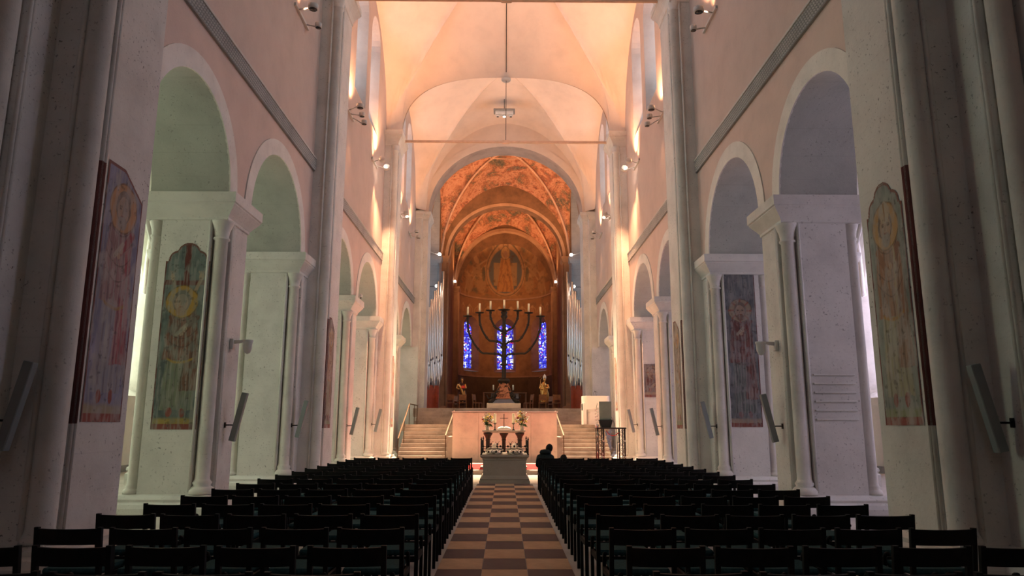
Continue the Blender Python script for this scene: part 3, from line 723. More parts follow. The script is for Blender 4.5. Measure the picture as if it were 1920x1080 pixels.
# ---------------------------------------------------------------- floor, aisles
fl = frame('floor', 'pale stone church floor')
MB().box(-13.4, 13.4, -4.3, 42.9, -.3, 0).build('floor_slab', 'floor_stone', fl)
TP = .6555; xs = [-.755, -.25, .258, .768]
tiles = {}
for mname in ('tile_tan', 'tile_dark', 'tile_pink'):
    mb = MB(); mb.bbox(-.25, .25, 0, TP-.008, -.02, .006, .004); o = mb.build('tile', mname, fl); tiles[mname] = o; o['_t'] = 1
used = {k: False for k in tiles}
def place_tile(m, x, y, sx, dz=0):
    o = tiles[m]
    if used[m]: o = o.copy(); COL.objects.link(o); o.parent = fl
    used[m] = True; o.location = (x, y, dz); o.scale = (sx, 1, 1)
for r in range(-4, 28):
    y = 8.47 + TP*(r-8) + .0
    if y < 2.2 or y > 20.0: continue
    for k in range(3):
        light = (k == 1) == (r % 2 == 1)
        w_ = xs[k+1]-xs[k]
        m = 'tile_tan' if light else 'tile_dark'
        place_tile(m, (xs[k]+xs[k+1])/2, y, (w_-.006)/.5, random.uniform(-.001, .001))
for o in tiles.values(): del o['_t']
place_tile('tile_pink', -.5, 20.3, 1.0); 
for k in range(2, 4): pass
MB().box(-1.3, 1.3, 19.98, 24.1, -.02, .004).build('pink_paving', 'dais_stone', fl)
# choir floor
mb = MB(); mb.box(-4.9, 4.9, 38.7, 64.5, 2.0, 2.44); mb.box(-11, 11, 42.9, 51.6, 2.0, 2.43); mb.build('choir_floor', 'step_stone', fl)

for s in (-1, 1):
    day = 'day_left' if s < 0 else 'day_right'
    w = frame('wall_aisle_'+side(s), 'outer aisle wall with tall windows')
    mb = MB(); holes = []; cy = []
    for k in range(7):
        c = 2.55+5.55*k; cy.append(c); o = win_outline(c, 1.25, 2.55, 8.2); holes.append((c-1.25, c+1.25, 2.55, o[1:-1]))
    panel(mb, lambda y, z: (s*12.9, y, z), -4.3, 42.9, 0, 9.6, holes, 3); mb.build('plaster_face', 'aisle_plaster', w)
    mb = MB(); mb.box(*sorted((s*12.9, s*12.84)), -4.3, 42.9, 0, .22); mb.build('dark_skirting', 'string_dark', w)
    for k, c in enumerate(cy):
        wf = frame('window_%d' % ((61 if s < 0 else 81)+k), 'tall bright aisle window')
        A = win_outline(c, 1.25, 2.55, 8.2); B = win_outline(c, .8, 2.95, 7.8)
        mb = MB(); mb.grid([[(s*12.9, y, z) for y, z in A+[A[0]]], [(s*13.6, y, z) for y, z in B+[B[0]]]], False); mb.build('window_splay', 'stone_white', wf)
        mb = MB(); mb.add([(s*13.6, y, z) for y, z in B], [tuple(range(len(B)))]); mb.build('pane', day, wf)
        mb = MB()
        mb.box(*sorted((s*13.58, s*13.5)), c-.05, c+.05, 2.95, 7.8)
        for q in range(1, 7): mb.box(*sorted((s*13.58, s*13.56)), c-.8, c+.8, 2.95+q*.66-.015, 2.95+q*.66+.015)
        mb.build('glazing_bar', 'stone_smooth', wf)
    # aisle vaults between arcade, column row and outer wall
    cl = frame('ceiling_aisle_'+side(s), 'ribbed plaster vaults over the aisle')
    for k in range(-1, 8):
        yc = 2.98+5.55*k-2.775; y0, y1 = yc-2.775, yc+2.775
        for x0, x1 in ((WX+WT, 9.8), (9.8, 12.9)):
            xc, hx = (x0+x1)/2, (x1-x0)/2; n = 8; mb = MB(); P = []
            def H(u, v): return 6.2 + 2.6*max((1-abs(u)**1.8)**.6, (1-abs(v)**1.8)**.6)
            tt = [-1+2*q/(2*n) for q in range(2*n+1)]
            mb.grid([[(s*(xc+hx*u), yc+2.775*v, H(u, v)) for u in tt] for v in tt]); mb.build('vault_bay', 'aisle_plaster', cl)
            if 2 <= k <= 6:
                mb = MB()
                for sg in (-1, 1): mb.tube([(s*(xc+hx*u), yc+2.775*u*sg, H(u, u)-.03) for u in tt], .07, 8)
                mb.tube([(s*(xc+hx*u), y0, H(u, 1)-.03) for u in tt], .1, 8)
                mb.build('vault_rib', 'stone_white', cl)
    # slender twisted columns
    for k in range(8):
        y = -2.55+5.55*k+.2
        p = frame('pillar', 'slender twisted aisle column')
        mb = MB(); R = []
        for q in range(31):
            z = .55+q*(5.6/30); tw = z*1.1*s; ring = []
            for a in range(24):
                t = 2*pi*a/24; rr = .22*(1+.13*cos(4*(t+tw))); ring.append((s*9.8+rr*cos(t), y+rr*sin(t), z))
            R.append(ring)
        mb.rings(R, True, True); mb.build('shaft', 'stone_white', p)
        mb = MB(); mb.lathe(s*9.8, y, [(.36,0),(.36,.3),(.3,.34),(.34,.4),(.33,.46),(.25,.5),(.24,.58)], 8, False); mb.build('base', 'stone_smooth', p)
        mb = MB(); mb.lathe(s*9.8, y, [(.24,6.0),(.28,6.05),(.26,6.1),(.36,6.3),(.38,6.4)], 8, False); mb.build('capital', 'stone_white', p)
        p.location = (0,0,0)
    w2 = frame('wall_aisle_east_'+side(s), 'end wall of the aisle')
    MB().add([(s*WX,42.85,0),(s*13.6,42.85,0),(s*13.6,42.85,9.6),(s*WX,42.85,9.6)], [(0,1,2,3)]).build('plaster_face', 'aisle_plaster', w2)
    MB().add([(s*(WX+WT),-4.3,9.0),(s*13.6,-4.3,9.0),(s*13.6,42.9,9.0),(s*(WX+WT),42.9,9.0)], [(0,1,2,3)]).build('aisle_roof', 'aisle_plaster', cl)
# engraved rungs on pier faces
def rungs(x0, x1, y, z0, n, dz, parent):
    for k in range(n):
        mb = MB(); mb.bbox(x0, x1, y-.035, y+.01, z0+k*dz, z0+k*dz+.03, .01); mb.build('rung', 'stone_smooth', parent)
rungs(5.72, 6.5, 13.3, 1.69, 6, .163, PIER[(1, 1)])
rungs(-6.5, -5.75, 24.4, 1.5, 6, .2, PIER[(-1, 2)])

# ---------------------------------------------------------------- chairs
def make_chair():
    t = thing('chair', 'black wooden chair', 'chair')
    W = .264; g = .03
    mb = MB(); mb.bbox(-W+.035, W-.035, -.16, .26, .425, .475, .02); mb.build('seat', 'seat_fabric', t)
    mb = MB()                                              # gently curved back board
    n = 8; R = []
    for k in range(n+1):
        x = -W+.02+(2*W-.04)*k/n; d = -.22-.035*(1-(x/W)**2); q = .004*(1-(x/W)**2)
        R.append([(x,d-.011,.668),(x,d+.011,.668),(x,d+.011-.01,.79-q),(x,d-.011-.01,.79-q)])
    mb.rings(R, True, False); mb.build('backrest', 'black_wood', t)
    for s in (-1, 1):
        x = s*(W-.0175)
        MB().rings([[(x-.0175,y-.016,z),(x+.0175,y-.016,z),(x+.0175,y+.016,z),(x-.0175,y+.016,z)] for y, z in ((-.20,0),(-.19,.43),(-.215,.62),(-.235,.795),(-.235,.80))]).build('leg', 'black_wood', t)
        mb = MB(); mb.tube([(x,.235,0),(x,.235,.42),(x,.225,.50),(x,.20,.53),(x,.165,.535)], .018, 6, True); mb.build('leg', 'black_wood', t)
        MB().box(x-.012, x+.012, -.19, .235, .375, .425).build('side_rail', 'black_wood', t)
    MB().box(-W+.03, W-.03, .22, .245, .375, .425).build('front_rail', 'black_wood', t); MB().box(-W+.03, W-.03, -.2, -.18, .375, .425).build('rear_rail', 'black_wood', t)
    return t
ORD = ['first','second','third','fourth','fifth','sixth','seventh','eighth','ninth','tenth','eleventh','twelfth','thirteenth','fourteenth','fifteenth','sixteenth','seventeenth']
chair = make_chair(); first = True
NR = 17
for r in range(NR):
    yb = 5.05 + .862*(r-1); back = NR-1-r
    for s in (-1, 1):
        for k in range(5):
            if r == 1 and s < 0: x = -(.78+.2775+.608*k)
            elif s < 0: x = -(.775+.2775+.595*k)
            else: x = .815+.2775+.598*k
            lab = 'black chair %s of the aisle, %s row from the altar, %s from the aisle' % ('left' if s < 0 else 'right', ORD[back], ORD[k])
            loc = (x+random.uniform(-.008,.008), yb+.235+random.uniform(-.012,.012), 0); rz = random.uniform(-.012,.012)
            if r == 16 and back == 0: pass
            if first: o = chair; o.location = loc; o.rotation_euler = (0,0,rz); o['label'] = lab; first = False
            else: o = dup(chair, loc, rz, lab)
            o['group'] = 'black chairs %s of the aisle' % ('left' if s < 0 else 'right')

# ---------------------------------------------------------------- people
def skin_mesh(name, nodes, edges, mat, parent, sub=2, branch=0):
    me = bpy.data.meshes.new(name); me.from_pydata([n[0] for n in nodes], edges, []); o = bpy.data.objects.new(name, me); COL.objects.link(o)
    m = o.modifiers.new('skin', 'SKIN'); m.use_smooth_shade = True
    for i, n in enumerate(nodes):
        r = n[1]; sv = me.skin_vertices[0].data[i]; sv.radius = r if isinstance(r, tuple) else (r, r); sv.use_root = (i == 0)
    s = o.modifiers.new('sub', 'SUBSURF'); s.levels = sub; s.render_levels = sub
    dg = bpy.context.evaluated_depsgraph_get(); ev = o.evaluated_get(dg); m2 = bpy.data.meshes.new_from_object(ev); m2.materials.clear(); m2.materials.append(get(mat))
    m2.polygons.foreach_set('use_smooth', [True]*len(m2.polygons))
    bpy.data.objects.remove(o); o = bpy.data.objects.new(name, m2); COL.objects.link(o); o.parent = parent; return o
def seated_person(loc, rz, label, coat, lean=.25, bow=.15, hx=.08, hood=True, dr=.28):
    t = thing('person', label, 'person', loc, rz); t.scale = (.88,.88,.88)
    # y forward; pelvis at seat height
    sh = (0, .02+lean, .98-lean*dr); nk = (hx*.5, sh[1]+.04, sh[2]+.09); 
    N = [((0,0,.56),(.17,.13)), ((0,.03+lean*.35,.72),(.16,.12)), (sh,(.17,.115)), (nk,(.06,.06)),
         ((-.2,sh[1],sh[2]-.02),.062),((-.25,sh[1]+.08,sh[2]-.27),.05),((-.12,sh[1]+.3,sh[2]-.36),.038),
         ((.2,sh[1],sh[2]-.02),.062),((.25,sh[1]+.08,sh[2]-.27),.05),((.12,sh[1]+.3,sh[2]-.36),.038),
         ((-.11,.08,.54),.09),((-.13,.44,.54),.07),((-.13,.46,.1),.05),((-.13,.56,.05),.045),
         ((.11,.08,.54),.09),((.13,.44,.54),.07),((.13,.46,.1),.05),((.13,.56,.05),.045)]
    E_ = [(0,1),(1,2),(2,3),(2,4),(4,5),(5,6),(2,7),(7,8),(8,9),(0,10),(10,11),(11,12),(12,13),(0,14),(14,15),(15,16),(16,17)]
    skin_mesh('body', N, E_, coat, t)
    hc = Vector((hx, nk[1]+bow, nk[2]+.13-bow*.35))
    mb = MB(); mb.ball((0,0,0), .1, 18, 14, .86, 1.0, 1.22)
    def face(p):
        v = Vector(p); 
        if v.y > .05 and abs(v.x) < .02 and -.04 < v.z < .03: v.y += .02
        if v.z < -.05: v.x *= .85
        return tuple(v)
    mb.xf(face)
    for sx in (-1, 1): mb.ball((sx*.088, 0, -.01), .022, 8, 6, .4, .8, 1.4)
    rot = Matrix.Rotation(-.35-bow*2, 4, 'X') @ Matrix.Rotation(.18, 4, 'Y')
    mb.xf(lambda p: tuple(rot @ Vector(p) + hc)); mb.build('head', 'skin', t)
    mb = MB(); mb.ball((0,-.012,.018), .112, 18, 12, .9, 1.02, 1.16); mb.xf(lambda p: tuple(rot @ Vector((p[0], min(p[1], .055), max(p[2], -.075))) + hc)); mb.build('hair', 'hair', t)
    if hood:
        mb = MB(); mb.tube([(-.13,sh[1]+.03,sh[2]+.09),(-.1,sh[1]-.07,sh[2]+.12),(0,sh[1]-.11,sh[2]+.13),(.1,sh[1]-.07,sh[2]+.12),(.13,sh[1]+.03,sh[2]+.09)], [.04,.06,.07,.06,.04], 10); mb.build('hood', coat, t)
    for sx in (-1, 1):                                    # hands with five fingers, folded in the lap
        b = Vector((sx*.12, sh[1]+.3, sh[2]-.36)); tip = Vector((sx*.03, b.y+.06, b.z-.03)); d = (tip-b)
        nodes = [(tuple(b),(.03,.022)), (tuple(b+d*.8),(.036,.016))]; ed = [(0,1)]
        for f in range(4):
            base = b+d*.9+Vector((0, (f-1.5)*.018, 0)); L = (.055,.065,.06,.045)[f]
            nodes += [(tuple(base), .0085), (tuple(base+Vector((-sx*L*.6,.01,-.008))), .008), (tuple(base+Vector((-sx*L,.0,-.03))), .007)]; i = len(nodes)-3; ed += [(1,i),(i,i+1),(i+1,i+2)]
        nodes += [(tuple(b+d*.35+Vector((0,.03,.015))), .010), (tuple(b+d*.7+Vector((0,.055,.02))), .0085)]; i = len(nodes)-2; ed += [(0,i),(i,i+1)]
        skin_mesh('hand', nodes, ed, 'skin', t, 1)
    return t
seated_person((1.0, 18.24, 0), radians(-8), 'person in dark hooded jacket seated in front chair row, head bowed', 'coat', .16, .07, .10)
seated_person((1.50, 18.26, 0), 0, 'person bent far forward, only dark head showing above front chair row', 'coat_dark', .50, .20, .02, False, .62)

# ---------------------------------------------------------------- tomb
t = thing('tomb', 'grey stone sarcophagus at the end of the chequered aisle', 'tomb', (.0, 21.4, 0))
mb = MB(); mb.loft(-.60,.60,-.98,.98,[(.1,0),(.1,.07),(.07,.08),(.08,.13),(.04,.15),(.02,.19),(0,.21)]); mb.build('plinth', 'tomb_stone', t)
MB().box(-.60,.60,-.98,.98,.21,.64).build('chest', 'tomb_stone', t)
MB().loft(-.60,.60,-.98,.98,[(0,.62),(.02,.64),(.02,.67),(.07,.71),(.08,.72),(.08,.765)]).build('slab', 'tomb_stone', t)
def effigy(x, label, woman):
    e = thing('effigy', label, 'effigy', (x, 21.4, .765))
    mb = MB(); R = []
    for k in range(25):
        q = k/24; y = -.86+1.35*q; wd = .17+.05*sin(q*pi)+(.03 if q > .8 else 0)-(.04 if q < .08 else 0); hh = .075+.035*sin(q*pi*.9+.2); ring = []
        for a in range(22):
            th = 2*pi*a/22; f = 1+.07*sin(th*9+q*4)*(1-q*.6) ; ring.append((wd*cos(th)*f, y, max(0, hh*.5+hh*.62*sin(th)*f)))
        R.append(ring)
    mb.rings(R, True, True); mb.build('robe', 'pink_marble', e)
    for sx in (-1, 1):
        mb = MB(); mb.ball((sx*.06,-.87,.06), .04, 10, 8, .75, .55, 1.5); mb.build('foot', 'pink_marble', e)
        mb = MB(); mb.tube([(sx*.19,.42,.09),(sx*.22,.15,.10),(sx*.1,.0,.15),(sx*.02,.02,.16)], [.05,.045,.035,.028], 10); mb.build('arm', 'pink_marble', e)
    mb = MB(); mb.ball((0,.62,.19), .1, 14, 10, .85, 1.15, .9); mb.ball((0,.61,.285), .02, 8, 6, .7, 1.6, 1); mb.build('head', 'pink_marble', e)
    mb = MB(); mb.bbox(-.2,.2,.5,.86,0,.11,.03); mb.build('cushion', 'pink_marble', e)
    return e
effigy(-.3, 'carved stone effigy lying on the left half of the tomb', False)
effigy(.3, 'carved stone effigy lying on the right half of the tomb', True)

# dais, carpet, altar
MB().bbox(-4.3, 4.3, 23.9, 29.4, 0, .135, .01).build('dais_step', 'dais_stone', None, kind='structure')
c = MB().bbox(-4.2, 4.2, 24.4, 27.6, .135, .15, .004).build('red_carpet', 'red_carpet'); tag(c, 'bright red carpet on the low step behind the tomb', 'carpet')
t = thing('altar', 'stone altar table on dark bronze columns behind the tomb', 'altar', (-.03, 25.4, .151))
MB().loft(-.72,.72,-.42,.42,[(-.05,1.165),(-.02,1.18),(0,1.20),(.02,1.215),(.02,1.255)]).build('table_top', 'tomb_stone', t)
for x, y in ((-.55,-.3),(.55,-.3),(0,0),(-.55,.3),(.55,.3)):
    mb = MB(); mb.lathe(x, y, [(.12,.0),(.12,.05),(.085,.08),(.1,.12),(.07,.16),(.065,.9),(.085,.92),(.065,.95),(.1,1.05),(.15,1.12),(.155,1.165)], 12, False); mb.build('column', 'dark_bronze', t)
MB().bbox(-.8,.8,-.5,.5,.0,.04).build('base', 'tomb_stone', t)
AT = .151+1.255
def candlestick(x, label):
    t = thing('candlestick', label, 'candlestick', (x, 25.25, AT))
    mb = MB(); mb.lathe(0,0,[(.06,0),(.06,.012),(.03,.03),(.014,.06),(.02,.1),(.012,.14),(.014,.2),(.03,.215),(.065,.225),(.065,.235)], 14); mb.build('stand', 'dark_bronze', t)
    mb = MB(); mb.lathe(0,0,[(.045,.235),(.045,.56),(.038,.568)], 14); mb.build('candle', 'candle_wax', t)
candlestick(-.34, 'thick cream candle on bronze stick left of the altar cross')
candlestick(.30, 'thick cream candle on bronze stick right of the altar cross')
t = thing('cross', 'thin dark standing cross in the middle of the altar', 'cross', (-.03, 25.4, AT))
mb = MB(); mb.box(-.012,.012,-.01,.01,.05,.56); mb.build('upright', 'dark_bronze', t); MB().box(-.14,.14,-.01,.01,.40,.42).build('crossbar', 'dark_bronze', t); MB().loft(-.05,.05,-.04,.04,[(.02,0),(.02,.02),(0,.05)]).build('foot', 'gilt', t)
t = MB(); R = []
for k in range(13):
    x = -.23+.46*k/12; hgt = .07+.035*sin(abs(x)*14+.6)*(1 if abs(x) > .03 else .4); R.append([(x,-.16,0),(x,-.16,hgt*.8),(x,-.02,hgt+.03),(x,.14,hgt+.03),(x,.16,0)])
o = t.rings(R, True, True).build('book', 'white_cloth', None, loc=(-.02, 25.12, AT)); tag(o, 'open white book lying on cushion in the middle of the altar', 'book')
def bouquet(x, seed, label, big):
    t = thing('flower_vase', label, 'vase', (x, 25.3, AT)); rr = random.Random(seed)
    mb = MB(); mb.lathe(0,0,[(.06,0),(.075,.05),(.065,.12),(.045,.15),(.055,.17)], 14); mb.build('vase', 'vase', t)
    st = MB(); lf = MB()
    for k in range(46):
        a = rr.uniform(0, 2*pi); q = rr.uniform(.1, 1); L = rr.uniform(.22,.5)*big
        tip = Vector((cos(a)*q*.26*big, sin(a)*q*.16, .16+L*(1.1-.45*q)))
        st.tube([(0,0,.14), tuple(tip*.6+Vector((0,0,.04))), tuple(tip)], .004, 4)
        for j in range(2):
            c = tip*rr.uniform(.55,.95)+Vector((0,0,.03)); d = Vector((cos(a+j*2.2), sin(a+j*2.2), rr.uniform(-.9,.5)))*rr.uniform(.06,.11); nn = Vector((-d.y, d.x, .02)).normalized()*.018
            lf.add([tuple(c), tuple(c+d*.5+nn), tuple(c+d), tuple(c+d*.5-nn)], [(0,1,2,3)])
    for k in range(16):
        a = 2*pi*k/16; lf.add([(0,0,.17),(cos(a)*.1+.02,sin(a)*.06,.22),(cos(a)*.2,sin(a)*.12,.10),(cos(a)*.1-.02,sin(a)*.06,.18)], [(0,1,2,3)])
    st.build('stem', 'leaf', t, kind='stuff'); lf.build('leaves', 'leaf', t, kind='stuff')
    for k in range(24):
        a = rr.uniform(0, 2*pi); q = rr.uniform(.2, 1); c = (cos(a)*q*.27*big, sin(a)*q*.15, .27+rr.uniform(.0,.30)*big*(1.25-q*.6)); m = rr.choice(['petal_red','petal_red','petal_yellow','petal_yellow','petal_white'])
        mb = MB()
        for p in range(5): b = 2*pi*p/5; mb.ball((c[0]+cos(b)*.018, c[1]+sin(b)*.014, c[2]+.004*p), .021, 6, 4)
        mb.ball(c, .016, 6, 4); mb.build('blossom', m, t)
bouquet(-.60, 3, 'vase of red and yellow flowers at the left end of the altar', .92)
bouquet(.60, 8, 'larger flower vase with white blossoms, right end of the altar', 1.12)
# wrought iron railing
t = thing('iron_railing', 'low black iron railing with ball knobs standing on the tomb edge', 'railing', (0, 21.4, .765))
for x in (-.655, .655):
    for y in (-.93, .93):
        mb = MB(); mb.lathe(x, y, [(.03,0),(.018,.04),(.016,.40),(.028,.42),(.016,.445),(.005,.49)], 8); mb.build('post', 'iron', t)
    mb = MB(); mb.box(x-.008,x+.008,-.93,.93,.16,.178); mb.build('side_rail', 'iron', t)
    for k in range(9): y = -.74+.185*k; mb = MB(); mb.tube([(x,y,0),(x,y,.3),(x,y+.04,.36),(x,y,.38)], .008, 6); mb.build('picket', 'iron', t)
for y in (-.93, .93): mb = MB(); mb.box(-.655,.655,y-.008,y+.008,.16,.178); mb.build('front_rail', 'iron', t)
for i, x in enumerate((-.57,-.45,-.24,-.09,.09,.24,.45,.57)):
    for z in (.085,.235):
        mb = MB(); mb.ball((x+.03*((i*7)%3-1)*(z > .1), -.945, z), .03, 10, 6); mb.build('knob', 'iron', t)
for i, x in enumerate((-.38,-.2,.17,.35)):
    mb = MB(); mb.ball((x, -.945, .30), .024, 10, 6); mb.build('knob', 'iron', t)
    mb = MB(); mb.tube([(x,-.935,.17),(x,-.935,.30),(x+.04,-.935,.37),(x+.07,-.935,.35)], .006, 5); mb.build('scroll', 'iron', t)
    mb = MB(); mb.tube([(x,-.935,.17),(x-.03,-.935,.31),(x-.06,-.935,.36)], .006, 5); mb.build('scroll', 'iron', t)
    mb = MB(); mb.tube([(x+.09+.08*cos(q*.5),-.935,.09+.055*sin(q*.5)) for q in range(11)], .006, 5); mb.build('scroll', 'iron', t)

# ---------------------------------------------------------------- choir screen wall, stairs, rails
pl = frame('platform_wall', 'pale warm stone screen wall between the choir stairs')
MB().box(-2.10, 2.10, 29.6, 36.9, .0, 2.11).build('wall_block', 'pink_marble', pl)
for k in range(4):
    for r in range(2):
        x0 = -2.12+1.06*k+ (0 if r == 0 else 0); MB().bbox(x0+.004, x0+1.056, 29.55, 29.6, .03+1.02*r, 1.045+1.02*r-(0 if r == 0 else .0), .004).build('slab', 'pink_marble', pl)
MB().bbox(-2.16, 2.16, 29.52, 29.75, 2.085, 2.13, .01).build('coping', 'stone_white', pl)
st = frame('stairs', 'worn stone choir stairs')
for s in (-1, 1):
    for k in range(10):
        z0 = .16*k; y0 = 30.1+.3*k
        MB().bbox(*sorted((s*2.14, s*4.45)), y0, 33.2, z0, z0+.158, .008).build('step', 'step_stone', st)
    MB().box(*sorted((s*2.14, s*4.75)), 33.1, 37.2, 1.3, 1.6).build('landing', 'step_stone', st)
    MB().rings([[(s*2.12,29.9,0),(s*2.36,29.9,0),(s*2.36,29.9,1.1),(s*2.12,29.9,1.1)],[(s*2.12,33,0),(s*2.36,33,0),(s*2.36,33,1.1),(s*2.12,33,1.1)]]).build('stair_cheek', 'step_stone', st)
for k in range(5):
    z0 = 1.6+.17*k; MB().bbox(-4.6, 4.6, 37.2+.32*k, 38.9, z0-.02, z0+.168, .008).build('step', 'step_stone', st)
def handrail(s, label, pts, posts, zs):
    t = thing('handrail', label, 'handrail', (0,0,0))
    mb = MB()
    R = []
    for p in pts: R.append([(p[0]-.025,p[1],p[2]-.02),(p[0]+.025,p[1],p[2]-.02),(p[0]+.025,p[1],p[2]+.02),(p[0]-.025,p[1],p[2]+.02)])
    mb.rings(R); mb.build('rail', 'brass_rail', t)
    for (x, y, z0, z1) in posts: MB().box(x-.016, x+.016, y-.02, y+.02, z0, z1).build('post', 'brass_rail', t)
for s in (-1, 1):
    nm = side(s)
    if s < 0: handrail(s, 'bronze handrail along the outer side of the left choir stairs', [(s*4.36,29.9,1.02),(s*4.36,33.2,2.52),(s*4.36,36.2,2.52)], [(s*4.36,29.95,.0,1.02),(s*4.36,31.6,.7,1.78),(s*4.36,33.2,1.6,2.52),(s*4.36,35.0,1.6,2.52),(s*4.36,36.15,1.6,2.52)], 0)
    handrail(s, 'bronze handrail beside the screen wall, %s choir stairs' % nm, [(s*2.42,29.85,1.15),(s*2.3,33.0,2.2)], [(s*2.42,29.9,.0,1.14),(s*2.3,32.95,1.5,2.2)], 0)

# ---------------------------------------------------------------- seven branched candelabrum
t = thing('candelabrum', 'huge dark bronze seven-branched candelabrum on the choir edge', 'candelabrum', (-.06, 40.3, 2.45))
MB().bbox(-.93,.93,-.8,.8,0,.30,.03).build('plinth', 'pink_marble', t)
mb = MB(); mb.lathe(0,0,[(.13,1.55),(.26,1.6),(.28,1.63),(.2,1.66),(.12,1.7),(.11,2.4),(.22,2.44),(.24,2.48),(.13,2.54),(.12,3.35),(.2,3.4),(.22,3.46),(.17,3.5),(.11,3.6),(.11,4.15),(.19,4.2),(.13,4.3),(.1,4.6),(.15,4.66),(.1,4.7),(.1,5.05),(.17,5.12),(.2,5.2),(.15,5.28),(.14,5.3),(.2,5.45),(.13,5.5),(.12,5.52),(.3,5.56),(.36,5.58),(.3,5.6)], 16); mb.build('stem', 'dark_bronze', t)
for a in (0, pi/2, pi, 3*pi/2):
    a += pi/4; mb = MB(); c, s_ = cos(a), sin(a)
    mb.tube([(c*.16,s_*.16,1.55),(c*.25,s_*.25,1.3),(c*.45,s_*.45,1.0),(c*.62,s_*.62,.75),(c*.78,s_*.78,.55),(c*.98,s_*.98,.42),(c*1.05,s_*1.05,.34)], [.12,.09,.09,.11,.09,.1,.12], 10)
    mb.ball((c*.8,s_*.8,.68), .12, 8, 6, 1, 1, 1.3); mb.ball((c*1.06,s_*1.06,.38), .12, 8, 6, 1, 1, .7); mb.tube([(c*.8,s_*.8,.6),(c*.9+s_*.3,s_*.9-c*.3,.55),(c*.9+s_*.42,s_*.9-c*.42,.75)], .04, 6)
    mb.build('dragon_foot', 'dark_bronze', t)
mb = MB(); mb.rings([[(-r,-r,z),(r,-r,z),(r,r,z),(-r,r,z)] for r, z in ((.58,.55),(.5,.7),(.3,1.25),(.18,1.5))]); mb.build('relief_panel', 'bronze_shine', t)
rr = random.Random(4)
mb = MB()
for k in range(26):
    z = rr.uniform(.62,1.3); w_ = .58-(z-.55)*.42-.06; x = rr.uniform(-w_, w_); y = -(.60-(z-.55)*.42)
    mb.tube([(x,y,z),(x+rr.uniform(-.1,.1),y-.02,z+.07),(x+rr.uniform(-.14,.14),y,z+.02)], .018, 5)
mb.build('openwork', 'bronze_shine', t, kind='stuff')
mb = MB(); mb.lathe(0,0,[(.22,1.42),(.34,1.5),(.36,1.56),(.28,1.66),(.14,1.7)], 14); mb.build('knop', 'dark_bronze', t)
def arm_pts(x, zt, z0, mid):
    P = [(0,z0-.28),(.12,z0-.12),(.3,z0),(x*.45,z0+.04),(x*.62,z0+.1),(x*.84,z0+.42*(zt-z0)/1.6+.12),(x*.97,z0+.62*(zt-z0)),(x,zt-.25),(x,zt)]
    V = [Vector((p[0],0,p[1])) for p in P]; out = []
    for i in range(len(V)-1):
        p0 = V[max(i-1,0)]; p1 = V[i]; p2 = V[i+1]; p3 = V[min(i+2,len(V)-1)]
        for q in range(5):
            u = q/5; out.append(.5*((2*p1)+(-p0+p2)*u+(2*p0-5*p1+4*p2-p3)*u*u+(-p0+3*p1-3*p2+p3)*u**3))
    out.append(V[-1]); return out
CZ = [(2.07, 5.12, 3.05), (1.40, 5.32, 3.75), (.78, 5.45, 4.45)]
for s in (-1, 1):
    for x, zt, z0 in CZ:
        A = arm_pts(x, zt, z0, 0); mb = MB(); mb.tube([(s*p.x, p.y, p.z) for p in A], .058, 8)
        for q in (12, 22, 30): p = A[q]; mb.ball((s*p.x, p.y, p.z), .085, 8, 6)
        arm = mb.build('arm', 'dark_bronze', t)
        mb = MB(); mb.lathe(s*x, 0, [(.05,zt-.1),(.09,zt-.05),(.06,zt),(.08,zt+.04),(.24,zt+.07),(.27,zt+.1),(.1,zt+.1)], 12); mb.build('drip_pan', 'dark_bronze', arm)
        mb = MB(); mb.lathe(s*x, 0, [(.055,zt+.1),(.055,zt+.62),(.04,zt+.63)], 10); mb.build('candle', 'candle_wax', arm)
mb = MB(); mb.lathe(0, 0, [(.06,5.6),(.06,6.15),(.045,6.16)], 10); mb.build('candle', 'candle_wax', t)

# ---------------------------------------------------------------- choir furniture
def wooden_chair():
    t = thing('wooden_chair', 'wooden chair', 'chair')
    MB().bbox(-.24,.24,-.22,.22,.42,.46).build('seat', 'chair_wood', t)
    mb = MB(); mb.rings([[(-.23,.2+o,z),(.23,.2+o,z),(.23,.23+o,z),(-.23,.23+o,z)] for o, z in ((0,.62),(.05,.95))]); mb.build('backrest', 'chair_wood', t)
    for sx in (-1,1):
        MB().box(sx*.21-.02, sx*.21+.02, -.22, -.18, 0, .42).build('leg', 'chair_wood', t)
        MB().rings([[(sx*.21-.02,.18+o,z),(sx*.21+.02,.18+o,z),(sx*.21+.02,.22+o,z),(sx*.21-.02,.22+o,z)] for o, z in ((0,0),(0,.46),(.07,.97))]).build('leg', 'chair_wood', t)
    return t
w0 = wooden_chair(); w0.location = (-3.3, 43.6, 2.44); w0['label'] = 'brown wooden chair beside the left organ case'; w0['group'] = 'wooden chairs in the choir'
for x, y, rz, l in ((-2.55,43.8,.1,'brown wooden chair in front of the left gilded statue'),(-1.65,43.7,1.2,'brown wooden chair turned sideways left of the candelabrum foot'),(1.42,43.7,-1.2,'brown wooden chair turned sideways right of the candelabrum foot'),
                    (2.28,43.8,-.1,'brown wooden chair in front of the right gilded statue'),(3.15,43.6,.0,'brown wooden chair with pale seat beside the right organ case')):
    dup(w0, (x,y,2.44), rz, l)
for x, y, rz, l in ((-3.0,46.2,.9,'dark wooden chair half hidden behind the left row of choir chairs'),(2.75,46.2,-.9,'dark wooden chair half hidden behind the right row of choir chairs')): dup(w0, (x,y,2.44), rz, l)
t = thing('high_altar', 'grey framed stone altar table far back in the choir', 'altar', (0, 50.2, 2.44))
MB().box(-1.52,1.52,-.35,.35,1.28,1.36).build('table_top', 'dark_fresco', t); MB().box(-.95,.95,-.2,.25,.1,1.28).build('altar_block', 'transept_stone', t)
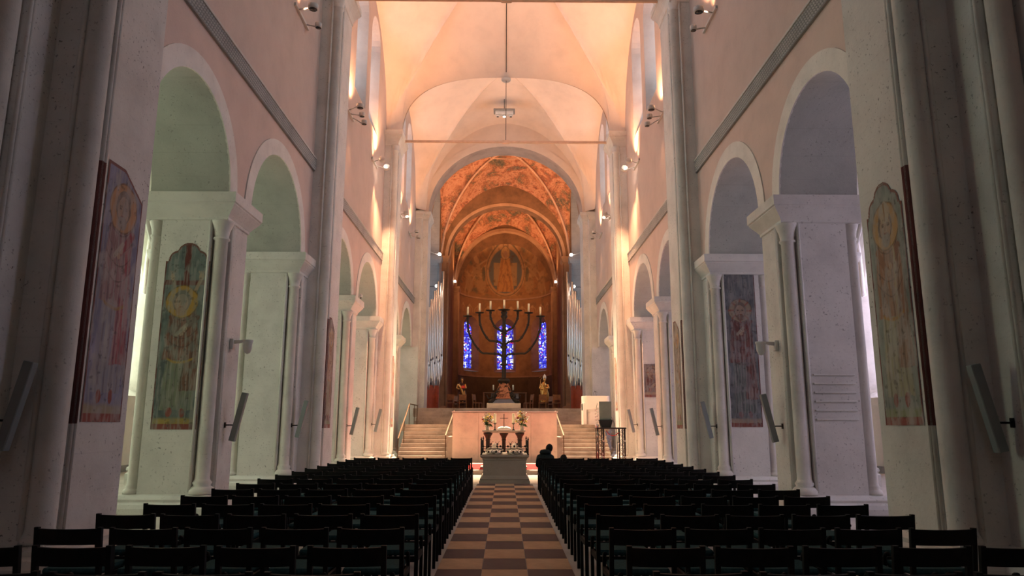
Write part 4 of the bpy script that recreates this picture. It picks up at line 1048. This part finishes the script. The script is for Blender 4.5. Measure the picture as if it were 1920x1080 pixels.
for x in (-1.45,1.45):
    for y in (-.28,.28): MB().box(x-.05,x+.05,y-.05,y+.05,0,1.28).build('leg', 'dark_fresco', t)
for x, l in ((-.80,'small white candle on the left of the far choir altar'),(.57,'small white candle on the right of the far choir altar')):
    t = thing('candle', l, 'candle', (x, 50.2, 3.80)); MB().lathe(0,0,[(.07,0),(.07,.02),(.02,.04),(.02,.14)], 10).build('holder', 'dark_bronze', t); MB().lathe(0,0,[(.05,.14),(.05,.5),(.03,.51)], 10).build('wax', 'candle_wax', t)
def statue(x, label, bishop):
    t = thing('statue', label, 'statue', (x, 44.6, 2.44))
    MB().loft(-.22,.22,-.2,.2,[(.05,0),(.05,.06),(0,.1),(0,.42),(.05,.46),(.05,.5)]).build('pedestal', 'gilt_dark', t)
    mb = MB(); R = []; H = 1.25
    for k in range(27):
        q = k/26; z = .5+H*q; w_ = (.21-.05*q+.05*sin(q*pi*1.1))*(1-.72*max(0, (q-.88)/.12)**1.5); ring = []
        for a in range(30):
            th = 2*pi*a/30; f = 1+(.16*sin(th*6+3*sin(q*7)+q*2))*(1-q*.65); ring.append((w_*cos(th)*f+.03*sin(q*5), w_*.72*sin(th)*f, z))
        R.append(ring)
    mb.rings(R, True, True); mb.build('robe', 'gilt' if bishop else 'gilt_dark', t)
    if not bishop:
        mb = MB(); mb.tube([(-.16,-.08,1.6),(.0,-.2,1.3),(.1,-.18,1.0),(.05,-.16,.7)], [.06,.07,.06,.04], 10); mb.tube([(.17,-.1,1.2),(.2,-.14,.95),(.16,-.12,.8)], [.05,.05,.02], 8); mb.build('cloak_fold', 'gilt', t)
    for sx in (-1,1):
        mb = MB(); mb.tube([(sx*.2,0,1.6),(sx*.27,-.06,1.38),(sx*.16,-.22,1.28 if sx < 0 else 1.36)], [.07,.06,.04], 10); mb.ball((sx*.14,-.24,1.3 if sx < 0 else 1.38), .04, 8, 6); mb.build('arm', 'gilt', t)
        mb = MB(); mb.ball((sx*.09,-.18,.53), .05, 8, 6, .7, 1.5, .6); mb.build('foot', 'gilt', t)
    mb = MB(); mb.tube([(0.03,0,1.68),(.03,-.01,1.8)], .05, 10); mb.ball((.03,-.02,1.88), .1, 14, 10, .82, .9, 1.15); mb.ball((.03,-.115,1.87), .016, 6, 5, 1, 1, 1.6); mb.build('head', 'gilt', t)
    if bishop:
        mb = MB(); mb.rings([[(.03+r*cos(2*pi*k/12),-.0+r*.6*sin(2*pi*k/12),z) for k in range(12)] for r, z in ((.09,1.93),(.11,2.02),(.09,2.12),(.02,2.24))], True, True); mb.build('mitre', 'petal_white', t)
        mb = MB(); mb.tube([(-.24,-.26,.55),(-.24,-.26,1.9)]+[(-.24+.07*sin(q*.6)-.0,-.26,1.97-.07*cos(q*.6)) for q in range(8)], .014, 6); mb.build('staff', 'gilt', t)
    else:
        mb = MB(); mb.bbox(.0,.24,-.32,-.22,1.34,1.5,.02); mb.build('book', 'book_red', t)
        mb = MB(); mb.ball((.03,.0,1.91), .108, 12, 8, .95, .95, 1.1); mb.build('hair', 'gilt_dark', t)
statue(-2.68, 'painted gilded statue holding red book, left side of choir', False)
statue(2.43, 'gilded statue of bishop with white mitre, right side of choir', True)

# organ cases
def organ(s, label):
    t = thing('organ_case', label, 'organ', (0,0,0))
    A = Vector((s*4.87,43.2,0)); B = Vector((s*3.97,44.8,0)); n = (B-A).normalized(); nn = Vector((n.y,-n.x,0))*s
    poly = [A, B-(B-A)*.12, B-(B-A)*.12+Vector((s*.9,.2,0)), A+Vector((s*.9,.3,0))]
    MB().prism([(p.x,p.y) for p in poly], 2.45, 3.95).build('base_cabinet', 'red_wood', t)
    MB().prism([(p.x,p.y) for p in (A*.98+B*.02,A*.5+B*.5,A*.5+B*.5+Vector((s*.5,.2,0)),A+Vector((s*.5,.3,0)))], 3.95, 4.1).build('wind_chest', 'pipe_dark', t)
    N = 11
    for k in range(N):
        q = k/(N-1); c = A.lerp(B, q); r = .062+.012*((k*5)%3)/2
        y0 = (3.85, 4.25, 4.05)[k%3] + .35*q; top = 8.3+3.0*q**1.3 + (.25 if k%2 else 0)
        if k > 7: top = 9.6+ (k-8)*.8
        mo = y0+1.0+.25*((k*7)%4)/3
        c = c - Vector((0,.12+.04*(k%2),0)); mb = MB()
        mb.lathe(c.x, c.y, [(r*.3,y0-.3),(r*.95,y0),(r,y0+.02),(r,mo),(r*.86,mo+.03),(r*.86,mo+.10),(r,mo+.13),(r,top)], 12); pp = mb.build('pipe', 'pipe_tin', t)
        MB().box(c.x-r*.55, c.x+r*.55, c.y-r*1.15, c.y-r*.75, mo, mo+.14).build('mouth', 'pipe_dark', pp)
    mb = MB()
    for z in (5.0, 7.2): mb.tube([tuple(A+Vector((0,.05,z))), tuple(B+Vector((0,.05,z)))], .035, 6)
    mb.build('rack', 'pipe_dark', t)
organ(-1, 'tall organ with silver pipes and red wooden base, left of choir')
organ(1, 'tall organ with silver pipes and red wooden base, right of choir')

# pulpit / ambo
t = thing('pulpit', 'white rounded modern pulpit on the right stair landing', 'pulpit', (4.28, 34.2, 1.6))
def rrect(w, d, r=.2, n=5):
    P = []
    for cx, cy, a0 in ((w-r,d-r,0),(-w+r,d-r,pi/2),(-w+r,-d+r,pi),(w-r,-d+r,3*pi/2)):
        for k in range(n+1): a = a0+pi/2*k/n; P.append((cx+r*cos(a), cy+r*sin(a)))
    return P
mb = MB(); mb.rings([[(x, y, z) for x, y in rrect(w_, d, .16)] for w_, d, z in ((.44,.36,.0),(.42,.34,.6),(.5,.38,.85))]); mb.build('column', 'white_pulpit', t)
mb = MB(); mb.rings([[(x, y, z+(-.10*(1-x/.62) if k < 2 else 0)) for x, y in rrect(.63, .45, .2)] for k, z in enumerate((.86,.88,1.28,1.33))], True, False); mb.build('parapet', 'white_pulpit', t)
MB().bbox(-.63,-.46,-.44,.44,0,1.0,.02).build('side_panel', 'white_pulpit', t)
mb = MB(); mb.tube([(-.05,0,1.33),(-.08,-.03,1.48),(-.02,-.12,1.55),(.08,-.2,1.5)], .008, 6); mb.tube([(.05,0,1.33),(.03,-.03,1.5),(-.05,-.1,1.58)], .008, 6); mb.build('microphone', 'iron', t)

# truss stand with lights, monitor, orchid
t = thing('truss_stand', 'black truss stand wound with fairy lights beside right stairs', 'stand', (3.80, 26.2, .151))
for cx in (-.38, .38):
    for cy in (-.2,.2):
        for dx, dy in ((-.1,-.09),(.1,-.09),(.1,.09),(-.1,.09)):
            if (cy > 0) and dy < 0: continue
            MB().lathe(cx+dx, cy+dy, [(.018,0),(.018,1.30)], 8).build('chord', 'truss', t)
        mb = MB()
        for k in range(8):
            sg = 1 if k % 2 else -1; z = .05+k*.155
            mb.tube([(cx-.1*sg,cy-.09,z),(cx+.1*sg,cy-.09,z+.155)], .008, 5); mb.tube([(cx+.1,cy-.09*sg,z),(cx+.1,cy+.09*sg,z+.155)], .008, 5)
        mb.build('lacing', 'truss', t)
mb = MB(); mb.loft(-.53,.53,-.33,.33,[(-.01,1.30),(0,1.31),(0,1.345),(-.01,1.355)]); mb.build('board', 'black_plastic', t)
tt = thing('fairy_lights', 'string of small white fairy lights around the truss stand', 'lights', (3.80, 26.2, .151)); rr = random.Random(9)
for cx in (-.38, -.12, .38):
    P = [(cx+.13*cos(k*.9), -.2+.12*sin(k*.9)-.02, .08+k*.04) for k in range(30)]
    wr = MB().tube(P, .004, 4).build('wire', 'leaf', tt)
    for k in range(0, 30, 2):
        p = P[k]; mb = MB(); mb.lathe(p[0], p[1]-.01, [(.010,p[2]-.03),(.018,p[2]),(.006,p[2]+.04)], 5); mb.build('bulb', 'led_white', tt)
o = MB().tube([(-.20,-.34,1.25),(-.12,-.36,1.13),(.0,-.37,1.07),(.12,-.36,1.08),(.25,-.34,1.18)], .014, 6).build('red_garland', 'book_red', None, loc=(3.80,26.2,.151)); tag(o, 'thin red ribbon hanging under the truss stand top', 'ribbon')
t = thing('monitor', 'grey green display panel seen on black foot on truss stand', 'monitor', (3.62, 26.1, 1.507))
MB().bbox(-.22,.22,-.02,.02,.26,.92,.01).build('panel', 'monitor_grey', t)
mb = MB(); mb.rings([[(-.17,-.14,.0),(.17,-.14,.0),(.17,.14,.0),(-.17,.14,.0)],[(-.25,-.1,.26),(.25,-.1,.26),(.25,.1,.26),(-.25,.1,.26)]]); mb.build('foot', 'black_plastic', t)
mb = MB(); mb.tube([(.2,0,.4),(.28,-.02,.25),(.34,-.05,.0)], .006, 5); mb.build('cable', 'black_plastic', t)
t = thing('orchid', 'white orchid stem beside the grey panel on truss stand', 'flower', (3.30, 26.05, 1.507))
MB().lathe(0,0,[(.05,0),(.065,.11),(.055,.11)], 12).build('pot', 'white_plastic', t)
MB().tube([(0,0,.1),(.02,-.02,.4),(-.01,-.02,.7),(.03,-.02,.86)], .007, 5).build('stem', 'leaf', t)
for k in range(10):
    z = .14+k*.058; x = .035*(1 if k % 2 else -1); mb = MB()
    for p in range(5): a = 2*pi*p/5; mb.ball((x+.026*cos(a), -.03, z+.026*sin(a)), .022, 6, 4, 1, .5, 1)
    mb.build('blossom', 'petal_white', t)

# ---------------------------------------------------------------- wall fittings
def speaker(x, y, zb, s, tilt, label):
    t = thing('column_speaker', label, 'speaker', (x, y, zb))
    mb = MB(); mb.bbox(-.055,.055,-.05,.05,0,.93,.008); M = Matrix.Rotation(radians(tilt)*-s, 4, 'Y')
    mb.xf(lambda p: tuple(M @ Vector(p))); mb.build('cabinet', 'grey_paint', t)
    mb = MB(); mb.tube([(s*.16,0,.30),(-s*.02,0,.30)], .012, 8); mb.build('bracket', 'iron', t)
    MB().bbox(*sorted((s*.14,s*.16)),-.03,.03,.25,.35,.004).build('wall_plate', 'iron', t)
PW = ['nearest','second','third','fourth','fifth']
for s in (-1, 1):
    for i, (y, zb) in enumerate(((7.6,1.33),(13.95,1.28),(18.3,1.27),(24.7,1.25),(29.25,1.3))):
        speaker(s*(WX-.16), y, zb, s, 12, 'slim grey column loudspeaker tilted on %s wall, %s from the viewer' % (side(s), PW[i]))
    t = thing('security_camera', 'white dome camera on bracket above speaker, %s arcade pier' % side(s), 'camera', (s*(WX-.002), 13.95, 3.15))
    MB().bbox(*sorted((0,-s*.07)),-.07,.07,-.12,.08,.01).build('wall_box', 'white_plastic', t)
    MB().rings([[(-s*.05,y,z) for y, z in ((-.03,-.02),(.03,-.02),(.03,.05),(-.03,.05))],[(-s*.3,y,z) for y, z in ((-.03,.02),(.03,.02),(.03,.06),(-.03,.06))]]).build('arm', 'white_plastic', t)
    MB().lathe(-s*.33,0,[(.10,.06),(.10,.03),(.085,0),(.08,-.12),(.05,-.19),(.01,-.21)], 16).build('dome', 'white_plastic', t)
def floodlight(s, y, label, glow, heads):
    t = thing('wall_floodlight', label, 'spotlight', (s*WX, y, 12.0))
    MB().bbox(*sorted((-s*.0,-s*.06)),-.6,.6,-.03,.05,.008).build('mounting_bar', 'lamp_grey', t)
    for dy, dz, dx, r, up in heads:
        mb = MB(); mb.tube([(-s*.04,dy,.0),(-s*dx*.6,dy,dz*.5),(-s*dx,dy,dz)], .018, 6); mb.build('arm', 'lamp_grey', t)
        mb = MB(); pr = [(r*.8,-.06),(r,-.05),(r,.07),(r*.9,.08)]
        mb.lathe(0,0,pr,18); R_ = Matrix.Rotation(radians(0 if up else 70), 4, 'X'); off = Vector((-s*(dx+r), dy, dz+.02))
        mb.xf(lambda p: tuple(R_ @ Vector(p)+off)); hd = mb.build('head', 'lamp_grey', t)
        mb = MB(); mb.lathe(0,0,[(r*.8,-.066),(r*.8,-.06)],18); mb.xf(lambda p: tuple(R_ @ Vector(p)+off)); mb.build('lens', 'lens_dark' if up else ('lamp_glow' if glow else 'lens_dark'), hd)
for s in (-1, 1):
    nm = side(s)
    floodlight(s, 17.0, 'twin wall floodlight nearest the viewer, high on %s wall' % nm, False, ((-.35,.05,.28,.13,True),(.35,-.05,.28,.09,True)))
    floodlight(s, 22.9, 'triple wall floodlight, second from viewer, high on %s wall' % nm, False, ((-.3,.12,.3,.13,True),(.0,-.05,.34,.1,True),(.3,-.2,.36,.1,True)))
    floodlight(s, 27.6, 'glowing wall floodlight above string course, %s wall beside third pier' % nm, True, ((-.2,.08,.25,.13,False),(.25,-.1,.35,.13,False)))
    floodlight(s, 34.9, 'small glowing wall floodlight under far clerestory window, %s wall' % nm, True, ((-.1,.05,.2,.1,False),(.2,-.08,.25,.1,False)))
    floodlight(s, 38.7, 'small twin wall floodlight next to crossing pier, %s wall' % nm, False, ((-.25,.1,.3,.12,True),(.2,-.1,.35,.12,True)))
    for (x, y, z, l) in ((4.15,43.9,12.1,'round glowing spotlight on cornice above %s organ'),(4.2,58.6,13.3,'small round spotlight at spring of %s apse arch'),(4.35,44.6,10.2,'small glowing spotlight behind upper pipes of %s organ')):
        t = thing('spotlight', l % nm, 'spotlight', (s*x, y, z))
        if z == 10.2: MB().tube([(0,0,.0),(s*.4,0,0),(s*.6,.6,0)], .02, 6).build('arm', 'iron', t)
        MB().lathe(0,0,[(.08,-.12),(.1,-.1),(.1,.0),(.06,.03)], 12).build('housing', 'lamp_grey', t)
        MB().ball((0,-.06,.02), .1, 10, 8).build('bulb', 'lamp_glow', t)
        if z == 12.1: MB().tube([(0,0,-.03),(s*.5,-.9,-.03),(s*.95,-1.03,-.03)], .025, 6).build('arm', 'lamp_grey', t)
        elif z != 10.2: MB().box(-.03,.03,0,.6,-.08,-.03).build('arm', 'lamp_grey', t)
# tie rods and hangers
for y, l in ((19.65,'pale tie rod across the nave at top edge'),(30.75,'pale tie rod across the nave before the far bay')):
    t = thing('tie_rod', l, 'tie rod', (0, y, 14.25))
    MB().bbox(-4.62,4.62,-.05,.05,-.045,.045,.008).build('beam', 'wood_beam', t)
    MB().bbox(-.16,.16,-.07,.07,-.07,.07,.01).build('clamp', 'wood_beam', t)
    MB().tube([(0,0,.05),(0,0,3.2)], .014, 6).build('hanger', 'iron', t)
    MB().lathe(0,0,[(.2,3.0),(.22,3.04),(.22,3.1),(.1,3.16)], 16).build('rosette', 'lamp_grey', t)
t = thing('vault_conduit', 'thin dark cable running along the vault crown', 'cable', (0,0,0))
_, hh = vault_bay(19.65, 30.75)
MB().tube([(0, 25.2+5.55*v, hh(0, v)-.03) for v in [.25+.75*k/20 for k in range(20)]], .014, 6).build('cable', 'iron', t)
MB().lathe(-.1, 26.0, [(.09,hh(0,.15)-.06),(.09,hh(0,.15)+.1)], 12).build('vent_hole', 'dark_cavity', t)
t = thing('ceiling_light', 'white rectangular ceiling light with three spots before crossing arch', 'light', (-.1, 39.0, 19.4))
MB().bbox(-.52,.52,-.25,.25,-.07,.08,.02).build('housing', 'white_plastic', t)
MB().bbox(-.62,.62,-.35,.35,.09,.16,.02).build('backing_frame', 'string_dark', t)
for x in (-.38,0,.38): mb = MB(); mb.lathe(x,0,[(.09,-.2),(.1,-.18),(.1,-.08),(.05,-.06)], 12); h_ = mb.build('spot_head', 'white_plastic', t); MB().lathe(x,0,[(.07,-.215),(.07,-.205)],12).build('bulb', 'lamp_glow' if x == 0 else 'lens_dark', h_)
MB().tube([(0,0,.15),(0,0,1.2)], .02, 6).build('stem', 'iron', t)
t = thing('small_camera', 'tiny camera on the impost below third left arch', 'camera', (-5.1, 24.9, 6.0)); MB().bbox(-.05,.05,-.12,.08,.0,.1,.01).build('body', 'white_plastic', t); MB().lathe(0,0,[(.02,-.05),(.02,0)],8).build('foot', 'iron', t)
for o in list(COL.objects):
    for k in ('_t',):
        if k in o: del o[k]
